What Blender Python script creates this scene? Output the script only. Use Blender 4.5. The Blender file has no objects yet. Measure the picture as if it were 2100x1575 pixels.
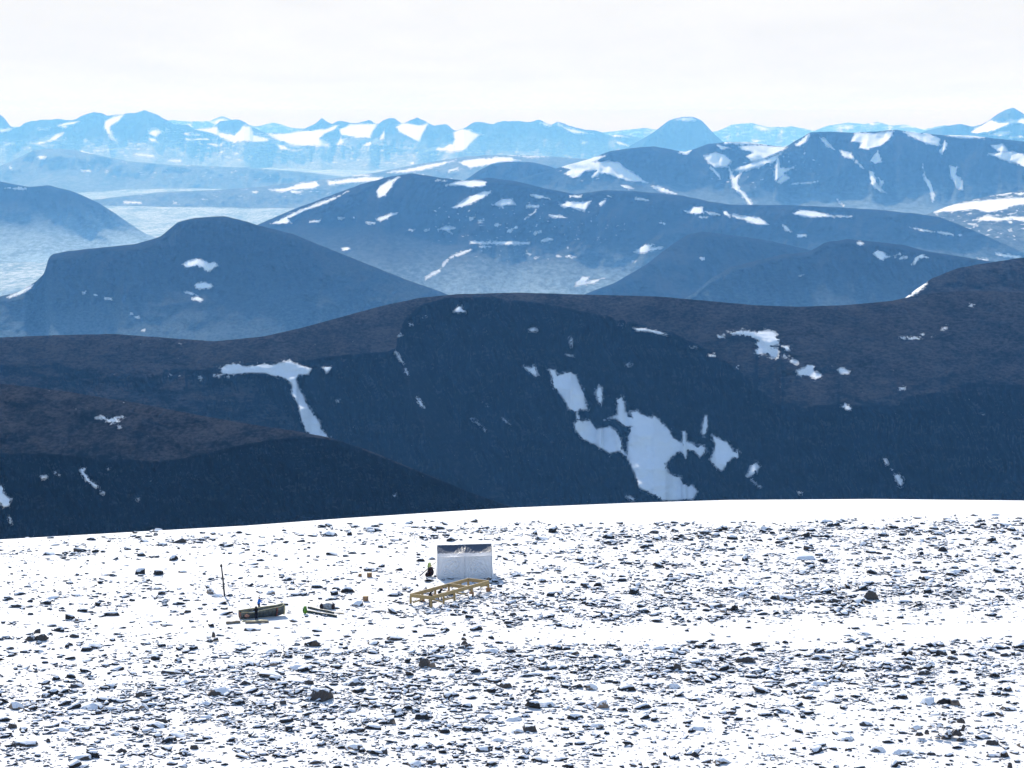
import bpy, bmesh, math, random
import numpy as np
from mathutils import Vector, Matrix

# ------------------------------------------------------------------ camera, sky, sun, exposure
SC = bpy.context.scene
COL = SC.collection
W0, H0, F0 = 2100.0, 1575.0, 5500.0            # the photograph's frame and the focal length in its pixels
CAMZ = 63.0                                     # the camera stands on a summit 63 m above the plateau
PITCH = math.atan((787.5 - 250.0) / F0)
cam = bpy.data.objects.new('camera', bpy.data.cameras.new('camera'))
COL.objects.link(cam)
cam.data.sensor_width = 36.0
cam.data.lens = 36.0 * F0 / W0
cam.data.clip_start = 1.0
cam.data.clip_end = 1500000.0
cam.location = (0, 0, CAMZ)
cam.rotation_euler = (math.pi / 2 - PITCH, 0, 0)
SC.camera = cam

SUN_EL, SUN_AZ = math.radians(30.5), math.radians(-15)     # azimuth from the view direction, negative = left
world = bpy.data.worlds.new('World')
SC.world = world
world.use_nodes = True
wn = world.node_tree
sky = wn.nodes.new('ShaderNodeTexSky')
sky.sky_type = 'NISHITA'
sky.sun_disc = False
sky.sun_elevation = SUN_EL
sky.sun_rotation = SUN_AZ
sky.altitude = 1500
sky.air_density = 1.0
sky.dust_density = 1.2
sky.ozone_density = 1.2
wn.nodes['Background'].inputs['Strength'].default_value = 0.13
wn.links.new(sky.outputs[0], wn.nodes['Background'].inputs['Color'])
sl = bpy.data.lights.new('sun', 'SUN')
sl.energy = 3.5
sl.angle = math.radians(0.5)
sl.color = (1.0, 0.95, 0.88)
so = bpy.data.objects.new('sun', sl)
COL.objects.link(so)
sdir = Vector((math.sin(SUN_AZ) * math.cos(SUN_EL), math.cos(SUN_AZ) * math.cos(SUN_EL), math.sin(SUN_EL)))
so.rotation_euler = sdir.to_track_quat('Z', 'Y').to_euler()
so.location = (0, 0, 400)
SC.view_settings.view_transform = 'Standard'
SC.view_settings.look = 'None'
SC.view_settings.gamma = 1.0
SC.view_settings.exposure = 1.0
SC.cycles.max_bounces = 6
SC.cycles.diffuse_bounces = 3
SC.cycles.volume_bounces = 0
SC.cycles.use_denoising = True
HAZE_COLOUR, HAZE_DENSITY, HAZE_G = (0.15, 0.45, 1.0, 1), 4.2e-5, 0.08

# ------------------------------------------------------------------ helpers
SP, CP = math.sin(PITCH), math.cos(PITCH)

def tan_at(py):                                  # downward slope of the sight line through row py
    v = (787.5 - np.asarray(py, float)) / F0
    return (SP - v * CP) / (CP + v * SP)

def x_at(px, py, Y):
    v = (787.5 - np.asarray(py, float)) / F0
    return Y * ((np.asarray(px, float) - 1050.0) / F0) / (CP + v * SP)

def to_px(x, y, z):
    dx, dy, dz = np.asarray(x, float), np.asarray(y, float), np.asarray(z, float) - CAMZ
    fw = dy * CP - dz * SP
    up = dy * SP + dz * CP
    return 1050 + F0 * dx / fw, 787.5 - F0 * up / fw

_rs = np.random.RandomState(11)
_perm = _rs.permutation(4096).astype(np.int64)
_perm = np.concatenate([_perm, _perm])
_ga = _rs.rand(4096) * 2 * np.pi
_gx, _gy = np.cos(_ga), np.sin(_ga)

def perlin(x, y, seed=0):
    x, y = np.broadcast_arrays(np.asarray(x, float), np.asarray(y, float))
    x = x + seed * 17.31
    y = y + seed * 7.77
    xi, yi = np.floor(x).astype(np.int64), np.floor(y).astype(np.int64)
    fx, fy = x - xi, y - yi
    u, v = fx * fx * fx * (fx * (fx * 6 - 15) + 10), fy * fy * fy * (fy * (fy * 6 - 15) + 10)
    def g(ix, iy, dx, dy):
        h = _perm[(_perm[ix & 4095] + iy) & 4095]
        return _gx[h] * dx + _gy[h] * dy
    a, b = g(xi, yi, fx, fy), g(xi + 1, yi, fx - 1, fy)
    c, d = g(xi, yi + 1, fx, fy - 1), g(xi + 1, yi + 1, fx - 1, fy - 1)
    return ((a + u * (b - a)) * (1 - v) + (c + u * (d - c)) * v) * 1.5

def fbm(x, y, octv=4, seed=0, gain=0.5, ridged=False):
    s, a, t = 0.0, 1.0, 0.0
    for o in range(octv):
        n = perlin(np.asarray(x) * 2 ** o, np.asarray(y) * 2 ** o, seed + o * 3)
        if ridged:
            n = 1 - 2 * np.abs(n)
        s = s + a * n
        t += a
        a *= gain
    return s / t

def sstep(a, b, x):
    t = np.clip((x - a) / (b - a), 0, 1)
    return t * t * (3 - 2 * t)

def poly_sd(pts, X, Y, lim=8.0):
    """signed distance to a polygon, positive inside, clipped to -lim..lim"""
    P = np.asarray(pts, float)
    out = np.full(X.shape, -lim)
    m = (X > P[:, 0].min() - lim) & (X < P[:, 0].max() + lim) & (Y > P[:, 1].min() - lim) & (Y < P[:, 1].max() + lim)
    if not m.any():
        return out
    x, y = X[m], Y[m]
    d2 = np.full(x.shape, 1e18)
    ins = np.zeros(x.shape, bool)
    for i in range(len(P)):
        x0, y0 = P[i]
        x1, y1 = P[(i + 1) % len(P)]
        ex, ey = x1 - x0, y1 - y0
        L = ex * ex + ey * ey + 1e-9
        t = np.clip(((x - x0) * ex + (y - y0) * ey) / L, 0, 1)
        d2 = np.minimum(d2, (x - x0 - t * ex) ** 2 + (y - y0 - t * ey) ** 2)
        if y0 != y1:
            c = (y0 > y) != (y1 > y)
            ins ^= c & (x < (x1 - x0) * (y - y0) / (y1 - y0) + x0)
    d = np.sqrt(d2)
    out[m] = np.clip(np.where(ins, d, -d), -lim, lim)
    return out

def P(*a):                                       # flat numbers -> points
    return [(a[i], a[i + 1]) for i in range(0, len(a), 2)]

def ZP(ox, oy, s, *a):                           # points read off an enlargement of the photograph
    return [(ox + a[i] / s, oy + a[i + 1] / s) for i in range(0, len(a), 2)]

def grid_mesh(name, X, Y, Z, mat, attrs=None, smooth=True):
    nr, nc = X.shape
    me = bpy.data.meshes.new(name)
    co = np.stack([X, Y, Z], -1).reshape(-1, 3).astype(np.float32)
    idx = np.arange(nr * nc).reshape(nr, nc)
    q = np.stack([idx[:-1, :-1], idx[1:, :-1], idx[1:, 1:], idx[:-1, 1:]], -1).reshape(-1, 4)
    set_mesh(me, co, q)
    for k, v in (attrs or {}).items():
        at = me.attributes.new(k, 'FLOAT', 'POINT')
        at.data.foreach_set('value', v.reshape(-1).astype(np.float32))
    if smooth:
        me.polygons.foreach_set('use_smooth', np.ones(len(q), bool))
    me.materials.append(mat)
    o = bpy.data.objects.new(name, me)
    COL.objects.link(o)
    return o

def set_mesh(me, co, q):
    n = q.shape[1]
    me.vertices.add(len(co))
    me.vertices.foreach_set('co', co.reshape(-1).astype(np.float32))
    me.loops.add(q.size)
    me.loops.foreach_set('vertex_index', q.reshape(-1).astype(np.int32))
    me.polygons.add(len(q))
    me.polygons.foreach_set('loop_start', (np.arange(len(q)) * n).astype(np.int32))
    me.polygons.foreach_set('loop_total', np.full(len(q), n, np.int32))
    me.update()
    me.validate()

def tag(o, label=None, cat=None, group=None, kind=None):
    if label: o['label'] = label
    if cat: o['category'] = cat
    if group: o['group'] = group
    if kind: o['kind'] = kind
    return o

# ------------------------------------------------------------------ materials
class NT:
    def __init__(s, name):
        s.m = bpy.data.materials.new(name)
        s.m.use_nodes = True
        s.t = s.m.node_tree
        s.b = s.t.nodes['Principled BSDF']
    def n(s, typ, ins=None, **kw):
        nd = s.t.nodes.new('ShaderNode' + typ)
        for k, v in kw.items():
            setattr(nd, k, v)
        for k, v in (ins or {}).items():
            s.put(nd.inputs[k], v)
        return nd
    def put(s, sock, v):
        if isinstance(v, bpy.types.NodeSocket):
            s.t.links.new(v, sock)
        elif isinstance(v, bpy.types.Node):
            s.t.links.new(v.outputs[0], sock)
        else:
            sock.default_value = v
    def math(s, op, a, b=0.0, c=0.0):
        return s.n('Math', {0: a, 1: b, 2: c}, operation=op).outputs[0]
    def noise(s, vec, scale, detail=4.0, rough=0.55, dist=0.0):
        return s.n('TexNoise', {'Vector': vec, 'Scale': scale, 'Detail': detail, 'Roughness': rough, 'Distortion': dist}).outputs['Fac']
    def ramp(s, v, a, b, c0=0.0, c1=1.0):
        return s.n('MapRange', {'Value': v, 'From Min': a, 'From Max': b, 'To Min': c0, 'To Max': c1}, interpolation_type='SMOOTHSTEP').outputs[0]
    def mix(s, f, a, b):
        nd = s.n('Mix', data_type='RGBA')
        s.put(nd.inputs[0], f); s.put(nd.inputs[6], a); s.put(nd.inputs[7], b)
        return nd.outputs[2]
    def vscale(s, vec, sx, sy, sz):
        return s.n('VectorMath', {0: vec, 1: (sx, sy, sz)}, operation='MULTIPLY').outputs[0]
    def bump(s, h, strength, dist):
        return s.n('Bump', {'Height': h, 'Strength': strength, 'Distance': dist}).outputs[0]

def rgb(r, g, b):
    return (r, g, b, 1.0)

def mountain_mat(name, ps, dark, light, snow=(0.88, 0.90, 0.92), amp=22.0, bump=0.5, streak=2.2, ysc=0.3, scree=0.0, bd=6.0, low=None, low_haze=(0.28, 0.37, 0.43), crag_shade=False):
    """ps: metres per photo pixel at this distance, sets the grain of the ground"""
    k = NT(name)
    pos = k.n('NewGeometry').outputs['Position']
    st = k.vscale(pos, 1.0, ysc, streak)
    n1 = k.noise(st, 1 / (60 * ps), 6, 0.6)
    n2 = k.noise(st, 1 / (9 * ps), 5, 0.65)
    n3 = k.noise(pos, 1 / (4 * ps), 3, 0.6)
    f = k.ramp(k.math('ADD', k.math('MULTIPLY', n1, 0.4), k.math('MULTIPLY', n2, 0.6)), 0.38, 0.62)
    col = k.mix(f, rgb(*dark), rgb(*light))
    if crag_shade:                                     # steep rock, its colour darkened to keep it shaded; heath where gentle
        nzz = k.n('SeparateXYZ', {0: k.n('NewGeometry').outputs['Normal']}).outputs['Z']
        nzz = k.math('ADD', nzz, k.math('MULTIPLY', k.math('SUBTRACT', n2, 0.5), 0.10))
        rock = k.mix(n2, rgb(*[c * 0.8 for c in dark]), rgb(*[c * 1.7 for c in dark]))
        col = k.mix(k.ramp(nzz, 0.72, 0.97), rock, col)
    if scree:
        sc_ = k.noise(k.vscale(pos, 1.0, 0.35, 0.22), 1 / (7 * ps), 5, 0.65, 0.4)
        col = k.mix(k.ramp(sc_, 0.50, 0.74, 0.0, scree), col, rgb(*light))
    if low:  # haze fade painted in: base colour pales and blues towards the slope foot
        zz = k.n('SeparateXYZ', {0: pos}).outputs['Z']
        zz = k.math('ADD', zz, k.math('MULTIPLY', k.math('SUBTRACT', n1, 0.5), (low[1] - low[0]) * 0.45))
        lc = k.mix(f, rgb(*[c * 0.62 for c in low_haze]), rgb(*[c * 1.35 for c in low_haze]))
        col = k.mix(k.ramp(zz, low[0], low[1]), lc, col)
    at = k.n('Attribute', attribute_name='snow').outputs['Fac']
    g = k.math('ADD', k.math('MULTIPLY', k.noise(st, 1 / (10 * ps), 6, 0.75), 0.6), k.math('MULTIPLY', k.noise(k.vscale(pos, 1.6, 1.0, 0.9), 1 / (34 * ps), 3, 0.6), 0.4))
    s = k.math('ADD', at, k.math('MULTIPLY', k.math('SUBTRACT', g, 0.5), amp))
    vs_ = k.noise(k.vscale(pos, 1.0, 0.5, 0.35), 1 / (4.5 * ps), 5, 0.7)
    s = k.math('ADD', s, k.math('MULTIPLY', k.math('SUBTRACT', vs_, 0.5), amp * 0.55))
    s = k.ramp(s, -0.35, 0.35)
    dirt = k.noise(k.vscale(pos, 1.0, 0.4, 0.35), 1 / (6 * ps), 5, 0.7)
    edge = k.ramp(k.math('ADD', at, k.math('MULTIPLY', k.math('SUBTRACT', dirt, 0.5), 9.0)), 0.2, 3.2)
    sc2 = k.mix(edge, rgb(*[c * 0.55 for c in snow]), k.mix(dirt, rgb(*[c * 0.9 for c in snow]), rgb(*[min(c * 1.04, .95) for c in snow])))
    k.put(k.b.inputs['Base Color'], k.mix(s, col, sc2))
    k.b.inputs['Roughness'].default_value = 0.95
    k.b.inputs['Specular IOR Level'].default_value = 0.0
    h = k.math('ADD', n2, k.math('MULTIPLY', n3, 0.5))
    h = k.math('MULTIPLY', h, k.math('SUBTRACT', 1.0, k.math('MULTIPLY', s, 0.85)))
    k.put(k.b.inputs['Normal'], k.bump(h, bump, bd * ps))
    return k.m
# ------------------------------------------------------------------ the land: one real surface per ridge, each at its own distance
BASE_Z = -720.0
STEP = 2.5

def ridge(name, crest, bottom, dist, prof, mat, snow=(), regions=(), specks=(), relief=0.01, rscale=(70, 60), slope_noise=0.25,
          jag=0.6, seed=1, dvar=0.02, step=STEP, x0=-350, x1=2450, gully=0.0, gsc=(14, 120), lean=0.0, depth_line=None, octv=5, snowdeg=None):
    px = np.arange(max(x0, -350), min(x1, 2450) + step, step)
    if x0 <= -350:                                # the ridges run on past the frame and sink to the valley
        px = np.concatenate([-350 - np.geomspace(step, 1500, 130)[::-1], px])
    if x1 >= 2450:
        px = np.concatenate([px, 2450 + np.geomspace(step, 1500, 130)])
    cx, cyv = np.array(crest, float).T
    cy = np.interp(px, cx, cyv)
    out = np.maximum(np.maximum(-260 - px, px - 2360), 0)
    cy = cy + (bottom - cy) * np.clip(out / 1700, 0, 1) ** 1.2 * .9 + np.clip(out / 200, 0, 1) * 9 * fbm(px / 140, 0 * px + 2.2, 4, seed + 70)
    k = np.exp(-np.linspace(-2, 2, 7) ** 2)
    cy = np.convolve(np.pad(cy, 3, mode='edge'), k / k.sum(), 'valid')
    cy = cy + jag * fbm(px / 22.0, 0 * px + 0.5, 4, seed + 40) * 2
    bot = np.maximum(bottom, cy + 12)
    nr = max(24, int((bottom - cy.min()) / step))
    t = np.linspace(0, 1, nr)[:, None] ** 1.15
    PY = cy[None] + t * (bot - cy)[None]
    PX = np.broadcast_to(px[None], PY.shape)
    d = PY - cy[None]
    th = np.interp(d, prof[0], prof[1])
    for pts, deg, blur in regions:
        w = sstep(-blur, blur, poly_sd(pts, PX, PY, blur * 1.05 + 1))
        th = th * (1 - w) + deg * w
    wx = PX + 12 * perlin(PX / 50, PY / 50, seed + 9)
    nz = fbm(wx / rscale[0] + lean * d / rscale[0], PY / rscale[1], octv, seed)
    th0 = th
    th = np.clip(th * (1 + slope_noise * nz * np.clip((th - 5) / 14, 0.1, 1)), 1.5, 78)
    sn = np.full(PY.shape, -8.0)
    for pts in snow:
        sn = np.maximum(sn, poly_sd(pts, PX, PY) + 1.0)
    for zone, sx, sy, thr, gain in specks:
        zz = poly_sd(zone, PX, PY, 12)
        v = (fbm(PX / sx + 0.4 * PY / sx, PY / sy, 4, seed + 60) - thr) * gain
        sn = np.maximum(sn, np.minimum(v, zz))
    if snowdeg:
        w = sstep(-1.5, 2.5, sn)
        th = th * (1 - w) + snowdeg * w
    tt = np.tan(np.radians(th))
    ta = tan_at(PY)
    dl = -(ta[1:] - ta[:-1]) / np.maximum(0.5 * (tt[1:] + tt[:-1]) + 0.5 * (ta[1:] + ta[:-1]), 0.03)
    Y0 = dist * (1 + dvar * fbm(px / 420.0, 0 * px, 2, seed + 5))
    if depth_line is not None:
        Y0 = Y0 * np.interp(px, *depth_line)
    Y = Y0[None] * np.exp(np.concatenate([np.zeros((1, len(px))), np.cumsum(dl, 0)], 0))
    kw = np.exp(-np.linspace(-2.2, 2.2, 31) ** 2)
    kw /= kw.sum()
    Yp = np.pad(np.log(Y), ((0, 0), (15, 15)), mode='edge')
    Yb = sum(kw[i] * Yp[:, i:i + Y.shape[1]] for i in range(31))
    wb = 1 - np.clip((th0 - 8) / 14, 0, 1)
    Y = np.exp(np.log(Y) * (1 - wb) + Yb * wb)
    fade = np.clip(d / 14.0, 0, 1)
    rel = relief * fbm(wx / (rscale[0] * .6) + 3 + lean * d / (rscale[0] * .6), PY / (rscale[1] * 1.4), octv, seed + 20)
    if gully:
        gn = fbm(wx / gsc[0] + lean * d / gsc[0], PY / gsc[1], 3, seed + 31, ridged=True)
        rel = rel + gully * gn * np.clip((th - 24) / 10, 0, 1) * (1 - sstep(-5, 1.5, sn))
    Y = Y * (1 + rel * fade * np.clip((th - 6) / 20, 0.06, 1))
    Z = CAMZ - Y * ta
    X = x_at(PX, PY, Y)
    # back slope
    zc, yc = Z[0], Y[0]
    Hh = np.maximum(zc - BASE_Z + 40, 60)
    bx, by, bz, bs = [], [], [], []
    for f in (1.0, .6, .3, .12, .04, .012):
        yb = yc + Hh * f / 0.42 + yc * 0.002 * (f > .02)
        zb = zc - Hh * f
        by.append(yb); bz.append(zb); bx.append(X[0] * yb / yc); bs.append(sn[0] * 0 - 8)
    # foot, down to the valley floor
    zl, yl = Z[-1], Y[-1]
    dz = np.maximum(zl - (BASE_Z - 60), 0)
    fx, fy, fz = [], [], []
    for f in (.33, .66, 1.0):
        yf = yl - dz * f / 0.75 - 1
        fy.append(yf); fz.append(zl - dz * f - 0.5); fx.append(X[-1] * yf / yl)
    XX = np.vstack([bx, X, fx]); YY = np.vstack([by, Y, fy]); ZZ = np.vstack([bz, Z, fz])
    SS = np.vstack([bs, sn, np.full((3, len(px)), -8.0)])
    o = grid_mesh(name, XX, YY, ZZ, mat, {'snow': SS})
    o['kind'] = 'structure'
    return o

R3 = lambda *a: ZP(0, 200, 2, *a)
R4 = lambda *a: ZP(1050, 200, 2, *a)
R5 = lambda *a: ZP(0, 580, 2, *a)
R6 = lambda *a: ZP(1050, 500, 2, *a)

def dot(p, w, h=None):
    x, y = p[0]
    h = h or w * .5
    r = np.random.RandomState(int(x * 13 + y * 7) % 9973)
    sk = r.uniform(-.5, .5)
    out = []
    for i in range(11):
        t = 2 * math.pi * i / 11
        q = r.uniform(.55, 1.25)
        out.append((x + w * 1.15 * q * math.cos(t) + sk * h * math.sin(t), y + h * q * math.sin(t) + 0.5 * sk * w * math.cos(t)))
    return out

def line(pts, w):
    a = [(x, y - w) for x, y in pts]
    return a + [(x, y + w) for x, y in reversed(pts)]

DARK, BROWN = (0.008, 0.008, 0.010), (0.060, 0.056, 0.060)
# --- nearest ridge, lower left
crest1 = P(-350, 770, -100, 780, 0, 787, 60, 793, 150, 805, 300, 830, 400, 850, 500, 868, 600, 883, 680, 898, 760, 925, 840, 958, 900, 983, 960, 1008, 1030, 1033, 1060, 1042, 1200, 1080, 1500, 1180, 2450, 1500)
snow1 = [R5(388, 555, 415, 548, 450, 555, 490, 547, 516, 550, 480, 558, 488, 572, 455, 575, 430, 562), dot(R5(490, 590), 2),
         R5(328, 765, 350, 758, 345, 780, 370, 810, 405, 835, 395, 840, 360, 818, 338, 790), dot(R5(420, 862), 4), dot(R5(183, 797), 6), dot(R5(226, 782), 2), dot(R5(240, 788), 1.6),
         R5(-40, 815, 0, 825, 15, 840, 12, 860, 30, 880, 45, 885, 35, 915, 15, 918, 0, 900, -40, 880), R5(33, 958, 42, 962, 48, 990, 40, 990), dot(R5(567, 888), 2), dot(R5(1618, 873), 2.5), dot(R5(443, 763), 1.5)]
reg1 = [(P(-400, 940, 0, 935, 100, 935, 200, 946, 330, 950, 400, 938, 480, 920, 560, 904, 640, 899, 700, 905, 760, 930, 1060, 1046, 1500, 1190, 2500, 1510, 2500, 1800, -400, 1800), 40, 7)]
ridge('hill', crest1, 1115, 1900, ([0, 6, 25, 400], [7, 15, 19, 20.5]), mountain_mat('ridge_heath_near', 0.35, DARK, BROWN, bump=1.0, streak=3.0, bd=14.0, scree=0.6, amp=34, crag_shade=True), snow1, reg1, snowdeg=27,
      relief=0.006, rscale=(90, 30), slope_noise=0.24, seed=3, jag=0.5, gully=0.008, gsc=(9, 90), lean=-0.35)

# --- main ridge with the cirque
crest2 = P(-350, 700, -100, 696, 0, 692, 120, 687, 235, 685, 330, 692, 440, 700, 540, 690, 620, 672, 700, 650, 780, 628, 860, 611, 940, 603, 1060, 600, 1200, 604, 1350, 608, 1450, 617, 1550, 626, 1640, 629, 1730, 626, 1830, 617, 1880, 606, 1930, 599, 2000, 596, 2100, 600, 2450, 615)
snow2 = [R5(900, 350, 935, 335, 975, 330, 1010, 345, 1060, 335, 1120, 335, 1190, 320, 1215, 332, 1255, 345, 1278, 352, 1265, 375, 1225, 375, 1215, 395, 1225, 430, 1245, 470, 1265, 510, 1290, 545, 1312, 575, 1315, 600, 1350, 632, 1350, 660, 1300, 640, 1250, 605, 1235, 560, 1225, 500, 1195, 455, 1200, 420, 1170, 390, 1140, 385, 1080, 370, 1030, 368, 960, 375, 915, 372),
         R5(1325, 348, 1345, 340, 1362, 348, 1340, 370), R5(1618, 283, 1630, 290, 1658, 328, 1645, 325), R5(1708, 472, 1718, 475, 1740, 513, 1728, 508), dot(R5(1390, 485), 4), dot(R5(1740, 140), 4), dot(R5(1683, 170), 4), dot(R5(1638, 215), 3), R5(1663, 352, 1668, 355, 1675, 380, 1668, 378),
         R5(1862, 118, 1880, 95, 1890, 95, 1908, 120, 1885, 122), line(R5(1978, 488, 2000, 505), .8), line(R5(1935, 558, 1990, 604), 1), line(R5(2065, 560, 2095, 582), 1.2), dot(R5(695, 380), 1.5), dot(R5(820, 390), 2), line(R5(875, 381, 940, 386), 1),
         R6(150, 515, 175, 518, 185, 540, 205, 535, 240, 525, 262, 540, 275, 570, 290, 600, 300, 640, 315, 680, 275, 680, 265, 690, 280, 725, 320, 725, 345, 760, 400, 750, 430, 770, 445, 800, 450, 840, 470, 860, 475, 790, 490, 750, 465, 750, 425, 715, 380, 725, 400, 715, 435, 700, 430, 640, 450, 625, 460, 650, 465, 690, 495, 715, 485, 690, 510, 685, 545, 705, 575, 715, 580, 700, 610, 730, 640, 755, 660, 795, 700, 820, 700, 770, 712, 770, 715, 810, 750, 825, 785, 830, 800, 850, 770, 875, 745, 850, 720, 845, 715, 880, 690, 850, 650, 880, 630, 900, 640, 940, 665, 950, 690, 955, 700, 985, 740, 990, 762, 1015, 745, 1045, 700, 1050, 620, 1052, 560, 1020, 520, 1000, 510, 960, 490, 910, 470, 880, 440, 850, 400, 860, 370, 840, 330, 820, 290, 800, 260, 765, 255, 740, 270, 725, 262, 690, 235, 680, 215, 640, 190, 610, 165, 575, 165, 545),
         R6(820, 785, 850, 800, 885, 815, 905, 850, 930, 850, 928, 880, 905, 875, 885, 900, 860, 932, 830, 910, 810, 885, 825, 850, 835, 820), R6(780, 760, 790, 705, 800, 705, 803, 750, 790, 790, 780, 780), R6(345, 610, 355, 585, 368, 590, 370, 640, 365, 665, 352, 640),
         R6(960, 955, 985, 905, 1000, 895, 1015, 910, 1000, 940, 965, 962), R6(50, 505, 75, 510, 95, 500, 105, 530, 100, 545, 75, 530), R6(238, 388, 246, 388, 245, 425, 238, 415), line(R6(225, 455, 250, 462), 1), dot(R6(482, 497), 4), R6(68, 355, 88, 345, 102, 355, 80, 360),
         R6(500, 345, 530, 345, 580, 352, 610, 360, 640, 375, 600, 370, 560, 360, 515, 358), dot(R6(445, 335), 3), dot(R6(742, 426), 4), dot(R6(822, 458), 6), dot(R6(920, 508), 4), R6(465, 1035, 480, 1035, 505, 1050, 495, 1054),
         R6(890, 365, 930, 358, 1000, 358, 1070, 360, 1090, 375, 1080, 382, 1100, 395, 1095, 410, 1060, 420, 1095, 435, 1085, 470, 1050, 455, 1035, 450, 1010, 455, 990, 445, 1005, 430, 1005, 405, 1020, 395, 990, 385, 960, 375, 915, 372), dot(R6(857, 382), 6), dot(R6(1125, 428), 8), dot(R6(1120, 462), 5), dot(R6(1156, 483), 7), dot(R6(1138, 460), 2),
         R6(1170, 520, 1200, 510, 1210, 495, 1240, 500, 1235, 520, 1245, 530, 1270, 530, 1270, 545, 1245, 552, 1220, 540, 1190, 542, 1172, 535), R6(1338, 515, 1350, 508, 1385, 525, 1380, 533, 1345, 530), R6(1590, 380, 1620, 382, 1678, 385, 1675, 392, 1620, 392, 1595, 390), dot(R6(1683, 372), 3), dot(R6(1772, 348), 5), dot(R6(1726, 379), 1.5), dot(R6(1885, 253), 3),
         R6(1350, 665, 1365, 655, 1395, 672, 1390, 683, 1370, 680), dot(R6(1602, 593), 4, 1.5), R6(1525, 885, 1534, 885, 1543, 905, 1535, 905), R6(1566, 948, 1590, 945, 1605, 965, 1597, 997, 1578, 970), dot(R6(1560, 928), 2), dot(R6(1012, 995), 4, 3), line(R6(980, 968, 1002, 990), .8), dot(R6(1180, 1022), 2), dot(R6(1932, 705), 1.5)]
reg2 = [(P(-400, 745, 100, 745, 250, 752, 400, 748, 480, 750, 640, 745, 700, 742, 900, 742, 900, 1300, -400, 1300), 26, 26),
        (P(480, 752, 640, 744, 700, 735, 790, 727, 818, 718, 822, 690, 835, 660, 870, 626, 920, 613, 1000, 614, 1120, 630, 1250, 654, 1380, 690, 1450, 722, 1510, 762, 1545, 800, 1600, 840, 1600, 1300, 760, 1300, 640, 900, 560, 820), 42, 10),
        (P(1480, 815, 1650, 850, 1800, 835, 1950, 815, 2100, 800, 2500, 790, 2500, 1300, 1480, 1300), 36, 30),
        (P(822, 722, 868, 762, 915, 845, 978, 945, 1040, 1025, 975, 1022, 915, 955, 858, 865, 830, 790), 16, 11),
        (P(1560, 786, 1700, 798, 1860, 812, 1840, 838, 1700, 828, 1590, 812), 20, 12), (P(960, 985, 1010, 990, 1045, 1025, 1000, 1030), 22, 10)]
ridge('mountain', crest2, 1110, 3000, ([0, 5, 20, 110, 500], [5, 13, 18, 20.5, 27]), mountain_mat('ridge_heath', 0.55, DARK, (0.057, 0.054, 0.058), bump=1.0, streak=3.0, bd=14.0, scree=0.6, amp=34, crag_shade=True), snow2, reg2, snowdeg=27.5,
      relief=0.005, rscale=(150, 34), slope_noise=0.22, seed=7, jag=0.35, gully=0.010, gsc=(11, 150), dvar=0.01, lean=-0.25)
# --- dark hump behind its right end
crest2b = P(-350, 1200, 1500, 1000, 1780, 660, 1855, 612, 1880, 592, 1910, 572, 1960, 551, 2020, 540, 2100, 528, 2250, 522, 2450, 520)
ridge('hill', crest2b, 660, 3700, ([0, 6, 30, 200], [6, 14, 22, 20]), mountain_mat('hump_heath', 0.7, DARK, (0.057, 0.054, 0.058), bump=1.0, streak=3.0, bd=14.0, scree=0.6, amp=34, crag_shade=True),
      [R6(1600, 226, 1650, 188, 1705, 152, 1702, 166, 1660, 202, 1612, 232)], [(P(1900, 594, 2500, 590, 2500, 660, 1850, 660), 10, 10)], x0=1500, relief=0.006, slope_noise=0.6, seed=12, rscale=(60, 25))

# --- left middle hill with the cliff
crest3 = P(-350, 640, -100, 622, 0, 608, 40, 598, 75, 576, 90, 562, 96, 545, 98, 530, 108, 521, 140, 515, 200, 508, 280, 500, 330, 485, 350, 468, 365, 455, 400, 447, 460, 443, 490, 450, 530, 462, 600, 480, 680, 512, 750, 540, 830, 572, 900, 597, 950, 616, 1050, 650, 1300, 740, 2450, 1000)
snow3 = [R3(750, 685, 770, 670, 810, 663, 845, 670, 855, 680, 880, 675, 890, 690, 870, 703, 850, 715, 832, 695, 800, 693, 765, 698), R3(800, 765, 835, 758, 862, 765, 872, 778, 835, 785, 805, 782), R3(755, 795, 780, 798, 808, 810, 790, 810), R3(785, 822, 810, 815, 832, 828, 825, 835, 795, 830),
         R3(30, 820, 80, 795, 138, 766, 130, 780, 90, 803, 45, 822), dot(R5(345, 40), 3), dot(R5(392, 50), 2), line(R5(428, 63, 458, 66), 1.2), dot(R5(540, 127), 3), dot(R5(562, 140), 4), dot(R5(590, 194), 2)]
reg3 = [(P(95, 540, 180, 545, 240, 560, 240, 610, 60, 640, 60, 585), 62, 12), (P(360, 455, 420, 452, 470, 450, 540, 480, 640, 520, 640, 580, 250, 600, 330, 500), 34, 20),
        (P(640, 505, 760, 550, 930, 610, 900, 640, 760, 600, 660, 560), 19, 12), (P(-400, 700, 0, 640, 120, 640, 300, 650, 420, 650, 420, 760, -400, 760), 20, 20)]
ridge('hill', crest3, 760, 8200, ([0, 5, 25, 60, 120, 180, 300], [8, 18, 31, 34, 28, 19, 13]), mountain_mat('hill_heath', 1.2, (0.012, 0.013, 0.016), (0.030, 0.030, 0.033), bump=0.7, low=(-800, -330), low_haze=(0.15, 0.22, 0.27)), snow3, reg3, snowdeg=22,
      relief=0.008, rscale=(90, 28), slope_noise=0.3, seed=21, jag=0.5, gully=0.004, gsc=(10, 60))

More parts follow.
